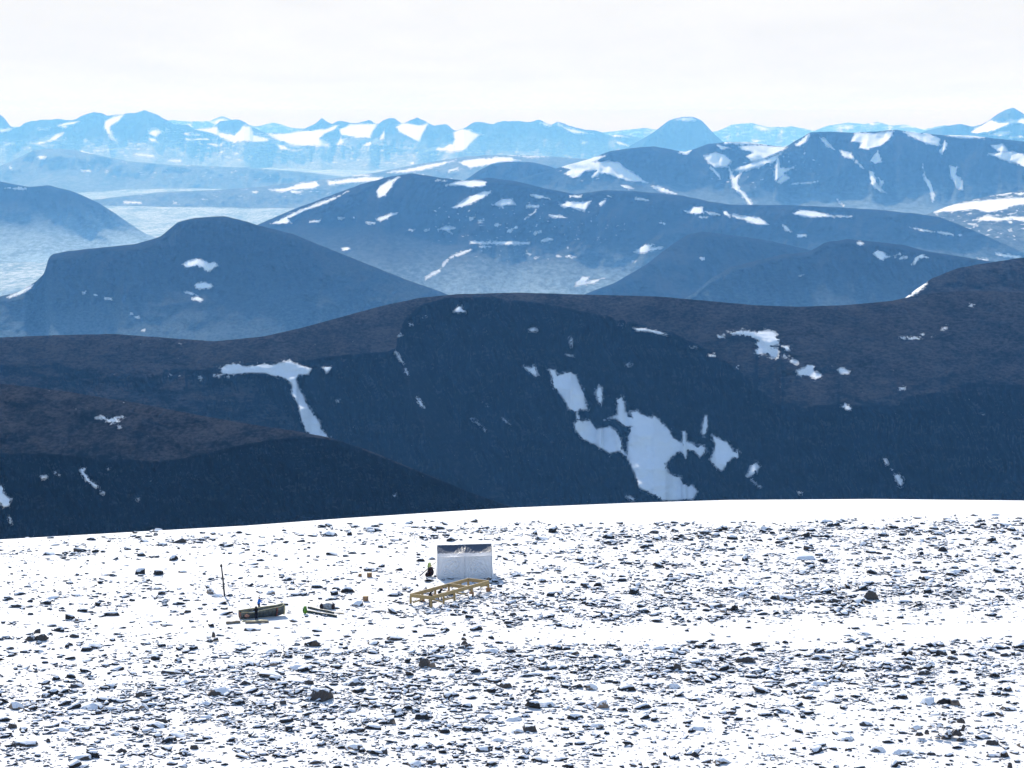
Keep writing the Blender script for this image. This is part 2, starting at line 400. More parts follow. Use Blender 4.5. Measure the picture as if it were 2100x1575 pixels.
# --- centre spurs and range
crest4c = P(-350, 1100, 1000, 760, 1350, 650, 1400, 615, 1425, 600, 1460, 570, 1500, 547, 1600, 523, 1660, 516, 1690, 498, 1740, 490, 1800, 496, 1850, 502, 1900, 515, 2000, 531, 2100, 546, 2250, 565, 2450, 600)
snow4c = [R4(1415, 595, 1432, 593, 1442, 601, 1425, 605), R4(1485, 640, 1495, 628, 1520, 632, 1535, 650, 1575, 648, 1530, 656, 1518, 668, 1500, 655), R4(1638, 688, 1655, 655, 1680, 643, 1705, 655, 1668, 659, 1655, 680), line(R4(1590, 660, 1620, 655), 1), line(R4(1590, 640, 1570, 655), .8), dot(R4(1188, 730), 3, 1)]
ridge('hill', crest4c, 680, 8600, ([0, 4, 14, 60, 130, 200], [10, 20, 34, 36, 24, 15]), mountain_mat('spur_heath', 1.6, (0.012, 0.013, 0.016), (0.030, 0.030, 0.033), bump=0.5, low=(-800, -330), low_haze=(0.15, 0.22, 0.27)), snow4c, (), x0=1000,
      relief=0.006, rscale=(70, 40), slope_noise=0.22, seed=33, jag=0.8, gully=0.003, gsc=(11, 60), lean=-0.4)
crest4b = P(700, 760, 1100, 640, 1180, 610, 1260, 580, 1320, 546, 1380, 500, 1410, 482, 1440, 474, 1500, 482, 1580, 494, 1660, 512, 1740, 540, 1900, 600, 2450, 800)
ridge('hill', crest4b, 680, 9900, ([0, 6, 30, 200], [10, 24, 32, 26]), mountain_mat('spur_heath_far', 2.0, (0.012, 0.013, 0.016), (0.030, 0.030, 0.033), bump=0.4), [dot(R4(780, 660), 3, 1.5)], (), x0=700,
      relief=0.006, rscale=(70, 40), slope_noise=0.22, seed=37, gully=0.003, gsc=(10, 60), lean=-0.5)
crest4 = P(-350, 640, 300, 560, 420, 510, 530, 460, 600, 430, 680, 400, 740, 378, 800, 362, 845, 355, 900, 364, 960, 371, 1000, 364, 1060, 372, 1120, 387, 1180, 398, 1240, 390, 1300, 392, 1400, 401, 1450, 412, 1500, 420, 1600, 420, 1700, 424, 1800, 430, 1880, 438, 1930, 446, 2000, 474, 2060, 500, 2100, 518, 2200, 555, 2450, 640)
snow4 = [R3(1545, 385, 1560, 365, 1600, 340, 1640, 325, 1610, 350, 1605, 370, 1580, 400, 1550, 410), line(R3(1790, 340, 1830, 341), 1), R3(1830, 360, 1880, 345, 1920, 340, 1995, 345, 1990, 362, 1930, 368, 1880, 362), R3(1855, 455, 1880, 435, 1930, 405, 1990, 385, 2020, 382, 2000, 402, 1960, 420, 1920, 440, 1880, 452), R3(2020, 440, 2060, 415, 2100, 415, 2110, 438, 2050, 446),
         R3(1110, 518, 1150, 500, 1250, 455, 1330, 425, 1430, 383, 1380, 412, 1300, 445, 1240, 468, 1180, 495, 1195, 515), R3(1265, 507, 1315, 502, 1310, 510, 1270, 512), R3(1540, 500, 1580, 485, 1600, 476, 1630, 474, 1600, 490, 1560, 506), line(R3(1505, 512, 1535, 515), 1.5), dot(R3(1397, 496), 4, 2), dot(R3(1450, 492), 2, 1), line(R3(1928, 594, 2000, 596, 2172, 598), 2.2), R3(1800, 540, 1830, 530, 1870, 535, 1840, 545, 1860, 560, 1830, 545),
         line(R3(1745, 745, 1770, 725, 1810, 705), 2.6), line(R3(1815, 690, 1835, 665), 2), line(R3(1840, 660, 1890, 640, 1935, 622), 2.4), dot(R3(1415, 620), 6, 4), line(R3(1965, 612, 2015, 611), .9), dot(R3(2040, 522), 5, 2), dot(R3(1970, 508), 5, 2), dot(R3(1780, 463), 4, 1), dot(R3(1935, 495), 3, 2), line(R3(1675, 542, 1700, 542), 1), dot(R3(1750, 542), 4, 1), dot(R3(2090, 548), 4, 3),
         R4(75, 400, 100, 398, 130, 405, 155, 415, 100, 412), R4(195, 440, 230, 425, 300, 430, 330, 420, 310, 440, 300, 460, 260, 455), line(R4(235, 406, 285, 405), 2), R4(355, 435, 385, 416, 382, 428, 360, 442), R4(150, 480, 200, 485, 228, 492, 170, 492), line(R4(60, 445, 110, 446), 2.2), line(R4(390, 403, 410, 408), 1), line(R4(505, 415, 560, 420), 1.2), R4(705, 465, 730, 468, 745, 448, 782, 450, 785, 465, 800, 470, 760, 478, 720, 475), line(R4(770, 491, 803, 493), 2), R4(862, 462, 880, 465, 892, 488, 870, 480), line(R4(800, 476, 855, 480), 1.6), R4(900, 478, 940, 488, 960, 486, 1015, 492, 1052, 522, 1000, 517, 950, 500, 920, 495), R4(1150, 475, 1185, 462, 1240, 466, 1290, 480, 1318, 488, 1260, 490, 1200, 487), line(R4(1320, 487, 1390, 489), .9), R4(1108, 522, 1122, 525, 1148, 552, 1125, 548), line(R4(1170, 566, 1206, 566), 2.2), R4(1628, 530, 1680, 538, 1732, 552, 1680, 548), line(R4(1748, 553, 1812, 563), 2), dot(R4(1835, 566), 3, 1.5),
         dot(R4(612, 515), 6, 2.5), R4(497, 635, 520, 622, 540, 605, 582, 602, 560, 620, 625, 612, 580, 627, 530, 637), R4(258, 772, 265, 755, 290, 735, 318, 735, 302, 755, 382, 738, 340, 760, 290, 768), line(R4(1908, 662, 1950, 668), 2), line(R4(1985, 642, 2082, 656), 2), line(R4(0, 596, 75, 598), 1.8), line(R4(118, 588, 165, 578), 1.8), dot(R4(68, 641), 5, 2), dot(R4(238, 650), 8, 3), dot(R4(190, 652), 4, 1.5), dot(R4(95, 659), 4, 1.5), dot(R4(500, 672), 4, 1.5), line(R4(0, 540, 22, 530), 2), line(R4(50, 500, 100, 465), 1), line(R4(92, 558, 120, 548), 1.5)]
reg4 = [(P(500, 478, 640, 460, 760, 465, 860, 485, 960, 515, 1050, 545, 1150, 520, 1250, 560, 1400, 560, 1600, 520, 1900, 500, 2100, 535, 2500, 660, 2500, 900, -400, 900, -400, 600), 6.5, 16),
        (P(850, 360, 960, 375, 1080, 385, 1170, 402, 1100, 470, 1010, 480, 900, 470, 820, 420), 34, 14), (P(1160, 405, 1240, 396, 1330, 410, 1420, 430, 1300, 470, 1200, 470), 27, 14), (P(1250, 400, 1500, 425, 1900, 442, 2050, 500, 1900, 495, 1600, 475, 1350, 450), 27, 12)]
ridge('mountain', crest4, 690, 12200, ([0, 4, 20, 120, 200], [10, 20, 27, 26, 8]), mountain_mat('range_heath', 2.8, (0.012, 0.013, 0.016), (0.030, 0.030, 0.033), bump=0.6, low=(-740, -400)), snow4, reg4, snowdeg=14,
      specks=[(P(900, 420, 1200, 410, 1300, 470, 1150, 530, 950, 540, 880, 500), 9, 4, 0.42, 14)], relief=0.012, rscale=(110, 45), slope_noise=0.35, seed=45, jag=0.6, gully=0.004, gsc=(16, 60), lean=0.5)

# --- left blue hill
crest5 = P(-350, 350, -100, 362, 0, 372, 40, 380, 60, 383, 100, 380, 150, 393, 200, 415, 240, 440, 265, 458, 300, 480, 360, 500, 500, 530, 2450, 900)
ridge('hill', crest5, 565, 16500, ([0, 4, 20, 60, 100], [10, 20, 30, 26, 7]), mountain_mat('blue_hill', 3.2, (0.015, 0.016, 0.018), (0.030, 0.030, 0.030), bump=0.3, low=(-720, -400)), [line(R3(20, 370, 110, 373), .9)], [(P(230, 500, 200, 475, 330, 470, 500, 540, 230, 540), 6, 10)], x1=900,
      relief=0.01, rscale=(80, 40), slope_noise=0.25, seed=51, gully=0.003)
# --- broad pale ridge in the middle and the blue dome on it
crest6 = P(-350, 450, 100, 420, 230, 405, 330, 394, 430, 390, 520, 384, 600, 375, 700, 364, 780, 352, 850, 338, 950, 321, 1000, 318, 1080, 318, 1150, 322, 1250, 330, 1400, 345, 1600, 380, 2450, 520)
snow6 = [R3(1110, 380, 1180, 370, 1240, 350, 1300, 345, 1310, 362, 1280, 372, 1200, 378, 1160, 386), R3(1340, 345, 1420, 335, 1500, 326, 1575, 328, 1560, 340, 1480, 346, 1400, 352, 1350, 358), R3(1590, 308, 1660, 295, 1760, 275, 1830, 262, 1870, 258, 1800, 280, 1720, 298, 1640, 308), R3(1880, 265, 1920, 255, 2040, 245, 2100, 245, 2120, 262, 2060, 262, 2000, 275, 1930, 288, 1900, 276), line(R3(1840, 300, 1880, 292), 2), line(R3(1700, 320, 1740, 316), 2), line(R3(510, 430, 580, 431), 1.5), line(R3(1195, 386, 1235, 387), 2), dot(R3(1045, 388), 5, 2), dot(R3(1315, 311), 6, 2), line(R3(1440, 320, 1520, 318), 1.2),
         R4(0, 254, 40, 258, 0, 264), R4(-20, 236, 60, 238, 150, 244, 60, 244)]
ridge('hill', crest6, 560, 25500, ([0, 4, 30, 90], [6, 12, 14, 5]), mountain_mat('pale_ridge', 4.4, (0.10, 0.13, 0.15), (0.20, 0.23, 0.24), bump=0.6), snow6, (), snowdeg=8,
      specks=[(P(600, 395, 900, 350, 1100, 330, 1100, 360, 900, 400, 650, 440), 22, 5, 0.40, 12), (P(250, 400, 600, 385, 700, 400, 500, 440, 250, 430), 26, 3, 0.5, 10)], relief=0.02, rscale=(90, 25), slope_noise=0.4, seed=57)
crest6b = P(500, 560, 850, 420, 930, 385, 960, 365, 985, 348, 1010, 336, 1040, 332, 1095, 333, 1130, 342, 1170, 358, 1220, 384, 1260, 410, 1400, 480, 2000, 600)
ridge('hill', crest6b, 470, 17500, ([0, 4, 20, 80], [10, 20, 29, 25]), mountain_mat('blue_dome', 3.9, (0.014, 0.015, 0.018), (0.032, 0.033, 0.036), bump=0.4), [dot(R4(12, 255), 6, 2)], (), x0=500, x1=2000,
      relief=0.015, rscale=(60, 40), slope_noise=0.3, seed=59)

# --- right big range
crest7b = P(1400, 560, 1800, 470, 1900, 440, 1940, 424, 1980, 412, 2030, 402, 2100, 390, 2250, 376, 2450, 370)
snow7b = [R4(1730, 470, 1800, 440, 1900, 425, 2000, 416, 2100, 412, 2200, 405, 2200, 440, 2060, 440, 2010, 462, 1950, 470, 1900, 458, 1800, 466), R4(1960, 402, 2030, 390, 2060, 388, 2030, 398), R4(2060, 392, 2200, 384, 2200, 392, 2080, 400), R4(1890, 502, 1950, 485, 2000, 494, 2050, 488, 2100, 492, 2200, 500, 2200, 510, 2050, 502, 1960, 505)]
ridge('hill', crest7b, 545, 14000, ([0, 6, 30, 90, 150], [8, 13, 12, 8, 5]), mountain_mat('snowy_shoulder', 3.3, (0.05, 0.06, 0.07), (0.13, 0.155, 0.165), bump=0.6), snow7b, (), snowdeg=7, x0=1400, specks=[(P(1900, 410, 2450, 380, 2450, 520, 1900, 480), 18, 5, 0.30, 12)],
      relief=0.015, rscale=(60, 25), slope_noise=0.4, seed=63)
crest7 = P(600, 470, 900, 410, 1050, 372, 1130, 348, 1210, 326, 1250, 310, 1300, 303, 1340, 300, 1375, 306, 1405, 312, 1450, 296, 1490, 291, 1530, 291, 1560, 295, 1610, 302, 1640, 284, 1662, 271, 1700, 270, 1750, 272, 1790, 270, 1835, 266, 1870, 271, 1930, 277, 1990, 278, 2040, 284, 2100, 290, 2250, 300, 2450, 310)
snow7 = [R4(115, 262, 200, 265, 270, 250, 380, 240, 350, 258, 330, 264, 400, 262, 440, 268, 465, 290, 500, 310, 555, 350, 500, 345, 450, 335, 400, 315, 360, 310, 330, 335, 320, 325, 350, 300, 300, 300, 280, 320, 250, 330, 220, 310, 240, 295, 190, 280), R4(570, 362, 620, 368, 680, 398, 620, 388), R4(445, 360, 470, 362, 497, 377, 460, 372), R4(680, 225, 700, 216, 742, 212, 715, 234), R4(790, 240, 830, 225, 870, 235, 900, 260, 880, 285, 830, 285, 800, 262), R4(930, 200, 1000, 195, 1130, 205, 1080, 230, 1030, 250, 980, 260, 960, 240, 990, 225, 940, 215),
         line(R4(815, 285, 850, 325), 1.5), R4(885, 288, 895, 292, 912, 328, 940, 308, 925, 340, 928, 368, 962, 400, 988, 442, 975, 440, 942, 397, 905, 372, 903, 340), R4(900, 300, 960, 275, 1040, 255, 1100, 230, 1080, 260, 1020, 280, 950, 300), R4(1075, 300, 1090, 245, 1100, 288, 1130, 293, 1155, 285, 1112, 310, 1140, 330, 1100, 352, 1088, 348, 1110, 320, 1078, 342), R4(1165, 195, 1195, 165, 1222, 148, 1208, 178, 1180, 198), R4(1262, 165, 1285, 172, 1332, 220, 1290, 196), R4(1390, 178, 1410, 145, 1490, 148, 1565, 138, 1550, 168, 1520, 195, 1460, 212, 1420, 207, 1435, 185), R4(1340, 215, 1390, 225, 1402, 252, 1358, 240),
         R4(1465, 262, 1500, 220, 1516, 262, 1490, 272), line(R4(1410, 262, 1450, 297), 2), R4(1465, 300, 1482, 308, 1497, 362, 1545, 396, 1498, 380, 1473, 350), R4(1505, 330, 1528, 345, 1512, 367), line(R4(1685, 280, 1691, 320), 2), R4(1686, 318, 1693, 320, 1718, 352, 1733, 400, 1726, 435, 1714, 380), R4(1793, 280, 1830, 284, 1820, 310, 1848, 350, 1852, 384, 1825, 370, 1800, 320), R4(1752, 222, 1775, 178, 1786, 190, 1765, 232), R4(1955, 232, 2050, 220, 2130, 240, 2130, 292, 2050, 265, 2000, 250), R4(1965, 195, 2010, 190, 2035, 222, 1990, 220), R4(1760, 152, 1880, 148, 1938, 164, 1850, 166), line(R4(870, 185, 1060, 190), 2.2), R4(1600, 140, 1700, 145, 1755, 170, 1750, 200, 1690, 185, 1640, 160), line(R4(1330, 415, 1362, 446), 2), line(R4(1150, 355, 1250, 345), 1.5), R4(840, 195, 900, 205, 860, 215)]
reg7 = [(P(1610, 300, 1680, 275, 1830, 280, 1830, 400, 1600, 400), 38, 15), (P(1380, 312, 1500, 300, 1610, 306, 1580, 345, 1450, 355, 1400, 340), 33, 10), (P(1400, 380, 1560, 400, 1800, 415, 2000, 420, 2100, 420, 2500, 430, 2500, 600, 600, 600, 600, 480, 1200, 380), 7, 18)]
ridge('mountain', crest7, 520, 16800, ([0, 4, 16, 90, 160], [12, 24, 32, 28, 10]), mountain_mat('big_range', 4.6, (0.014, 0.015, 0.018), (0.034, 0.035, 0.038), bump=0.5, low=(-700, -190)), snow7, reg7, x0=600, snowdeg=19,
      specks=[(P(1450, 330, 1650, 300, 1700, 360, 1560, 390, 1450, 370), 8, 5, 0.40, 14), (P(1100, 335, 1250, 325, 1330, 370, 1200, 372), 12, 4, 0.34, 14)], relief=0.02, rscale=(120, 70), slope_noise=0.35, seed=71, gully=0.004, gsc=(22, 80), jag=0.5)

# --- far ranges
crest8p = P(-350, 340, -50, 345, 0, 340, 40, 322, 70, 308, 100, 304, 150, 307, 190, 316, 260, 330, 350, 338, 500, 343, 620, 352, 800, 375, 2450, 480)
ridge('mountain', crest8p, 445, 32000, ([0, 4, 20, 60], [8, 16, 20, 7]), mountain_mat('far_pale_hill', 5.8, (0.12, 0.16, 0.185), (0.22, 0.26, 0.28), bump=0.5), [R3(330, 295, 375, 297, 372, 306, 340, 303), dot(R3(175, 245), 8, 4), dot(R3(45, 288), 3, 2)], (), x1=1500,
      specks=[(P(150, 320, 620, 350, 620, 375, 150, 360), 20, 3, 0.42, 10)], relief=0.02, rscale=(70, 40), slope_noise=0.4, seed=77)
c8 = R3(-600, 60, -300, 100, -100, 95, -30, 75, 0, 70, 20, 85, 45, 120, 75, 125, 100, 105, 140, 92, 230, 90, 310, 90, 350, 68, 385, 58, 420, 65, 440, 75, 500, 65, 560, 62, 595, 50, 620, 60, 650, 75, 680, 90, 720, 110, 770, 112, 800, 130, 850, 122, 885, 115, 900, 98, 935, 92, 975, 88, 1010, 105, 1040, 125, 1090, 145, 1180, 145, 1240, 130, 1290, 110, 1320, 83, 1335, 95, 1360, 110, 1395, 95, 1440, 105, 1520, 95, 1545, 110, 1580, 90, 1615, 85, 1650, 105, 1685, 95, 1712, 82, 1740, 95, 1780, 115, 1830, 110, 1870, 135, 1910, 125, 1940, 100, 1990, 100, 2020, 110, 2070, 95)
c8 += R4(0, 96, 50, 100, 75, 97, 115, 90, 140, 105, 165, 112, 185, 98, 230, 115, 300, 130, 360, 140, 400, 155, 450, 150, 520, 165, 620, 200, 800, 225, 1200, 260, 2800, 300)
snow8 = [R3(800, 130, 850, 126, 890, 120, 900, 140, 960, 150, 985, 130, 1000, 115, 1025, 120, 1040, 150, 1095, 165, 1100, 178, 1050, 180, 1000, 178, 960, 185, 910, 165, 870, 150), R3(1095, 148, 1180, 148, 1250, 135, 1330, 130, 1390, 110, 1380, 125, 1330, 150, 1310, 165, 1360, 190, 1340, 202, 1280, 195, 1220, 195, 1150, 180), R3(1390, 130, 1440, 110, 1540, 108, 1550, 115, 1530, 140, 1520, 165, 1460, 165, 1400, 155), R3(1620, 120, 1650, 105, 1690, 108, 1720, 115, 1755, 105, 1740, 135, 1720, 182, 1690, 170, 1640, 140),
         R3(1860, 140, 1900, 128, 1975, 150, 1930, 190, 1910, 215, 1850, 222, 1790, 217, 1740, 222, 1760, 205, 1830, 190, 1865, 170), R3(1500, 185, 1560, 160, 1578, 132, 1578, 165, 1530, 192, 1500, 197), R3(605, 135, 640, 125, 665, 140, 640, 160, 618, 150), R3(125, 182, 190, 160, 262, 143, 230, 172, 160, 190), line(R3(160, 129, 200, 129), 1.5), line(R3(20, 192, 62, 188), 2), line(R3(850, 192, 912, 197), 2), R3(430, 95, 480, 75, 512, 64, 490, 92, 450, 120, 460, 150, 485, 187, 455, 165, 428, 122), line(R3(325, 218, 380, 236), 2.5), line(R3(550, 233, 632, 240), 2), line(R3(690, 258, 742, 260), 2.2), R3(600, 160, 630, 165, 655, 188, 620, 180), line(R3(755, 150, 830, 155), 2), line(R3(760, 172, 860, 172), 2.4), line(R3(255, 120, 275, 120), 1.5), R3(0, 130, 60, 125, 40, 138, 0, 145), R3(260, 105, 330, 96, 300, 112, 230, 120), line(R3(525, 188, 600, 190), 1.5), line(R3(430, 215, 520, 205), 1.5), R3(1130, 185, 1180, 205, 1230, 215, 1150, 212), R3(1380, 185, 1400, 165, 1410, 185, 1385, 197), line(R3(1560, 213, 1610, 212), 2), R4(190, 110, 230, 125, 330, 150, 250, 148), R4(420, 175, 470, 190, 490, 205, 440, 195), dot(R4(295, 185), 6, 4), R4(120, 105, 150, 110, 165, 120, 140, 118), R4(390, 150, 440, 152, 480, 165, 420, 160)]
ridge('mountain_range', c8, 400, 47000, ([0, 4, 18, 50, 90, 140], [16, 30, 32, 24, 8, 5]), mountain_mat('far_range', 7.4, (0.02, 0.02, 0.022), (0.05, 0.047, 0.042), bump=0.4, amp=28, low=(-330, -130), low_haze=(0.26, 0.29, 0.30)), snow8, (), snowdeg=9,
      specks=[(P(0, 285, 500, 290, 1000, 310, 1250, 315, 1250, 345, 900, 345, 0, 310), 16, 3.5, 0.24, 12), (P(330, 262, 560, 275, 900, 300, 900, 322, 330, 300), 18, 4, 0.22, 12)], relief=0.02, rscale=(90, 40), slope_noise=0.35, seed=83, jag=1.6, step=2.0, gully=0.004, gsc=(20, 60))
ridge('mountain', R4(200, 330, 430, 230, 520, 178, 560, 155, 590, 135, 640, 95, 690, 80, 740, 77, 780, 95, 830, 150, 870, 185, 960, 220, 1400, 330), 330, 39000, ([0, 4, 20, 60], [14, 28, 36, 26]), mountain_mat('lone_dome', 6.7, (0.018, 0.018, 0.02), (0.035, 0.034, 0.032), bump=0.3, low=(-500, -250)), [R4(670, 92, 700, 84, 740, 83, 760, 92, 720, 95)], (), x0=1120, x1=1800, relief=0.02, seed=87, rscale=(50, 40))
snow8r = [R4(1880, 142, 1930, 112, 1960, 95, 2010, 96, 2060, 92, 2110, 78, 2200, 60, 2200, 105, 2040, 107, 2000, 125, 1960, 142, 1920, 146), R4(1960, 152, 2010, 140, 2050, 142, 2000, 158), line(R4(2040, 165, 2100, 160), 2)]
ridge('mountain', R4(1300, 260, 1640, 160, 1700, 136, 1780, 116, 1840, 108, 1890, 120, 1925, 112, 1960, 90, 1990, 70, 2020, 52, 2055, 40, 2080, 55, 2105, 72, 2200, 110, 2500, 180, 2800, 240), 345, 39000, ([0, 4, 18, 60, 120], [16, 30, 33, 26, 12]), mountain_mat('corner_peak', 7.1, (0.028, 0.028, 0.03), (0.07, 0.064, 0.056), bump=0.5), snow8r, (), snowdeg=9, x0=1600, relief=0.03, seed=91, rscale=(55, 50))
c9 = R3(-700, 110, 0, 120, 600, 120, 700, 92, 780, 98, 860, 95, 915, 75, 950, 92, 1050, 118, 1120, 102, 1200, 125, 1500, 140) + R4(0, 150, 300, 150, 390, 140, 470, 132, 540, 124, 600, 132, 760, 150, 840, 138, 900, 112, 980, 105, 1050, 120, 1150, 118, 1240, 136, 1290, 115, 1380, 101, 1440, 110, 1500, 100, 1560, 116, 1610, 110, 1680, 130, 1780, 112, 1900, 130, 2100, 110, 2800, 120)
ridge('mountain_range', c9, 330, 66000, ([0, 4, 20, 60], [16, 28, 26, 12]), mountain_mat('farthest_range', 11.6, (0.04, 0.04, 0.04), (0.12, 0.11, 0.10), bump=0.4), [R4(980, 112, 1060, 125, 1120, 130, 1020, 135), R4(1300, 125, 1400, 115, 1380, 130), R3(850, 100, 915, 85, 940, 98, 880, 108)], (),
      specks=[(P(-300, 250, 2400, 250, 2400, 300, -300, 300), 20, 6, 0.1, 10)], relief=0.03, seed=95, rscale=(60, 50), jag=0.8)

# --- valley floor, one sheet to the horizon
vy = np.concatenate([np.linspace(-3000, 2000, 12), np.geomspace(2300, 78000, 420)])
vx = np.linspace(-1, 1, 501)
VY, VU = np.meshgrid(vy, vx, indexing='ij')
VX = VU * (3500 + np.maximum(VY, 0) * 0.30)
VZ = BASE_Z + 26 * fbm(VX / 3000, VY / 4200, 4, 2) + 9 * fbm(VX / 500, VY / 1100, 3, 4)
vpx, vpy = to_px(VX, np.maximum(VY, 500), VZ)
vs = np.full(VX.shape, -8.0)
vs = np.maximum(vs, (fbm(VX / 700, VY / 2600, 4, 66) - 0.5) * 14)
vs[VY < 9000] = -8
vm = mountain_mat('hazed_valley_tundra', 3.5, (0.16, 0.24, 0.29), (0.50, 0.56, 0.59), bump=0.5, streak=1.0)  # tundra colour lightened and blued to imitate haze
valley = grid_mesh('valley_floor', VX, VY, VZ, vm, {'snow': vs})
valley['kind'] = 'structure'

# --- cloud deck added far off to dim the bright sky, its near edge 80 km away
k = NT('sky_dimming_cloud')
co = k.n('NewGeometry').outputs['Position']
c1 = k.noise(k.vscale(co, 1 / 26000, 1 / 60000, 0), 1.0, 5, 0.6, 0.6)
c2 = k.noise(k.vscale(co, 1 / 5000, 1 / 26000, 0), 1.0, 4, 0.6, 0.8)
cf = k.ramp(k.math('ADD', k.math('MULTIPLY', c1, 0.65), k.math('MULTIPLY', c2, 0.35)), 0.35, 0.65)
tl = k.n('BsdfTranslucent')
k.put(tl.inputs['Color'], k.mix(cf, rgb(0.595, 0.56, 0.485), rgb(0.645, 0.605, 0.525)))
k.t.links.new(tl.outputs[0], k.t.nodes['Material Output'].inputs['Surface'])
cyv = np.linspace(72000, 260000, 120)      # it follows the curve of the earth and dips below the horizon
cxv = np.linspace(-1, 1, 61)
CY, CU = np.meshgrid(cyv, cxv, indexing='ij')
CX = CU * (30000 + CY * 0.45)
CZ = 4000 - CY ** 2 / 12.742e6 + 140 * fbm(CX / 30000, CY / 60000, 3, 201)
top = grid_mesh('added_cloud_cover', CX, CY, CZ, k.m)
top['kind'] = 'stuff'
# ------------------------------------------------------------------ the plateau (and the summit the camera stands on)
EDGE_PX = P(-400, 1128, 0, 1103, 320, 1085, 500, 1075, 700, 1060, 900, 1047, 1050, 1038, 1300, 1028, 1500, 1022, 1800, 1020, 2100, 1023, 2500, 1032)
_ey = [CAMZ / float(tan_at(b)) for a, b in EDGE_PX]
_ex = [float(x_at(a, b, y)) for (a, b), y in zip(EDGE_PX, _ey)]

def ground_z(x, y):
    x = np.asarray(x, float); y = np.asarray(y, float)
    ye = np.interp(x, _ex, _ey)
    z = 0.16 * fbm(x / 17, y / 24, 3, 101) + 0.05 * fbm(x / 2.6, y / 3.4, 3, 105) * (1 - sstep(-24, -10, y - ye + 12 * sstep(-40, 20, x) * 0))
    z = z * sstep(2, -14, y - ye + 0 * x) + z * 0
    d = y - (ye - 9)
    z = z - np.where(d > 0, np.where(d < 70, 0.005 * d * d, 0.005 * 4900 + 0.7 * (d - 70)), 0)
    hill = 61.2 * np.clip((236 - y) / 236, 0, 1.0) ** 1.35
    z = z + hill
    s = np.maximum(np.abs(x) - 170, 0)
    z = z - np.where(s < 70, 0.005 * s * s, 24.5 + 0.7 * (s - 70))
    back = np.maximum(-y - 30, 0)
    z = z - 0.7 * back
    return z

gx = np.concatenate([np.linspace(-1300, -190, 26)[:-1], np.linspace(-190, -60, 120)[:-1], np.linspace(-60, 95, 460), np.linspace(95, 190, 90)[1:], np.linspace(190, 1300, 26)[1:]])
gy = np.concatenate([np.linspace(-1150, -30, 20)[:-1], np.linspace(-30, 235, 80)[:-1], np.linspace(235, 462, 640), np.linspace(462, 540, 60)[1:], np.linspace(540, 1600, 24)[1:]])
GY, GX = np.meshgrid(gy, gx, indexing='ij')
k = NT('plateau_snow')
pos = k.n('NewGeometry').outputs['Position']
n1 = k.noise(k.vscale(pos, 1, 0.4, 1), 0.7, 5, 0.6)
n2 = k.noise(k.vscale(pos, 1, 0.3, 1), 2.0, 5, 0.65)
n3 = k.noise(pos, 0.05, 3, 0.5)
edge = k.n('Attribute', attribute_name='bare').outputs['Fac']
bare = k.ramp(k.math('ADD', k.math('ADD', k.math('MULTIPLY', n2, 0.7), k.math('MULTIPLY', n1, 0.3)), edge), 0.66, 0.70)
rockc = k.mix(k.noise(pos, 6, 2), rgb(0.016, 0.014, 0.013), rgb(0.07, 0.062, 0.056))
k.put(k.b.inputs['Base Color'], k.mix(bare, k.mix(n3, rgb(0.655, 0.64, 0.62), rgb(0.715, 0.70, 0.68)), rockc))
k.b.inputs['Roughness'].default_value = 0.8
k.b.inputs['Specular IOR Level'].default_value = 0.2
k.put(k.b.inputs['Normal'], k.bump(k.math('ADD', n1, k.math('MULTIPLY', n2, 0.6)), 0.7, 0.2))
GROUND_MAT = k.m

# how thickly the stones lie, read off the photograph: x, y, radius x, radius y, weight
DENS = [(1750, 1095, 420, 40, 1.0), (1250, 1100, 420, 28, .8), (860, 1085, 280, 16, .7), (1800, 1160, 380, 60, .7), (1750, 1215, 420, 45, 1.1), (1300, 1215, 330, 60, .75), (960, 1250, 170, 34, 1.0), (1300, 1260, 300, 28, .7),
        (1000, 1370, 420, 46, 1.0), (1500, 1365, 420, 45, 1.1), (1950, 1350, 260, 40, 1.1), (620, 1390, 260, 50, 1.1), (250, 1440, 320, 60, .8), (480, 1460, 380, 40, .9), (850, 1480, 330, 60, .8), (100, 1140, 160, 14, .7), (420, 1108, 150, 12, .6), (330, 1190, 330, 30, .35), (150, 1230, 200, 24, .55), (560, 1215, 300, 30, .35),
        (300, 1330, 300, 40, .4), (1950, 1490, 120, 30, .5), (1300, 1460, 260, 40, .55), (1700, 1420, 380, 30, .5), (200, 1540, 300, 40, .6), (900, 1550, 400, 30, .5), (1500, 1540, 500, 40, .22), (1200, 1140, 300, 30, .5),
        (1600, 1298, 280, 20, -.9), (1980, 1296, 160, 16, -.6), (1230, 1300, 260, 15, -.5), (300, 1165, 240, 14, -.35), (110, 1132, 160, 8, 1.0), (330, 1110, 180, 8, .7), (1620, 1218, 240, 14, 1.2), (1900, 1215, 220, 16, 1.0), (1250, 1235, 240, 12, .6), (1750, 1078, 330, 12, .9),
        (560, 1300, 300, 16, -.25), (1500, 1520, 420, 26, -.2), (1010, 1340, 360, 14, .5), (1560, 1375, 360, 18, .8), (650, 1405, 230, 18, .7)]
LIMIT = P(-400, 1128, 0, 1106, 320, 1089, 480, 1084, 620, 1075, 760, 1068, 950, 1065, 1200, 1068, 1400, 1070, 1600, 1068, 1800, 1062, 2000, 1056, 2100, 1062, 2500, 1070)

def density(px, py):
    d = np.full(np.shape(px), 0.18)
    for cx, cy, rx, ry, w in DENS:
        d = d + w * np.exp(-((px - cx) / rx) ** 2 - ((py - cy) / ry) ** 2) * .75
    d = np.maximum(d, 0.03)
    c = 0.18 + 2.2 * np.clip(fbm(px / 75, py / 14, 4, 140, .6) + 0.16, 0, 1.2)
    lim = np.interp(px, [a for a, b in LIMIT], [b for a, b in LIMIT])
    return d * c * sstep(-2, 6, py - lim)

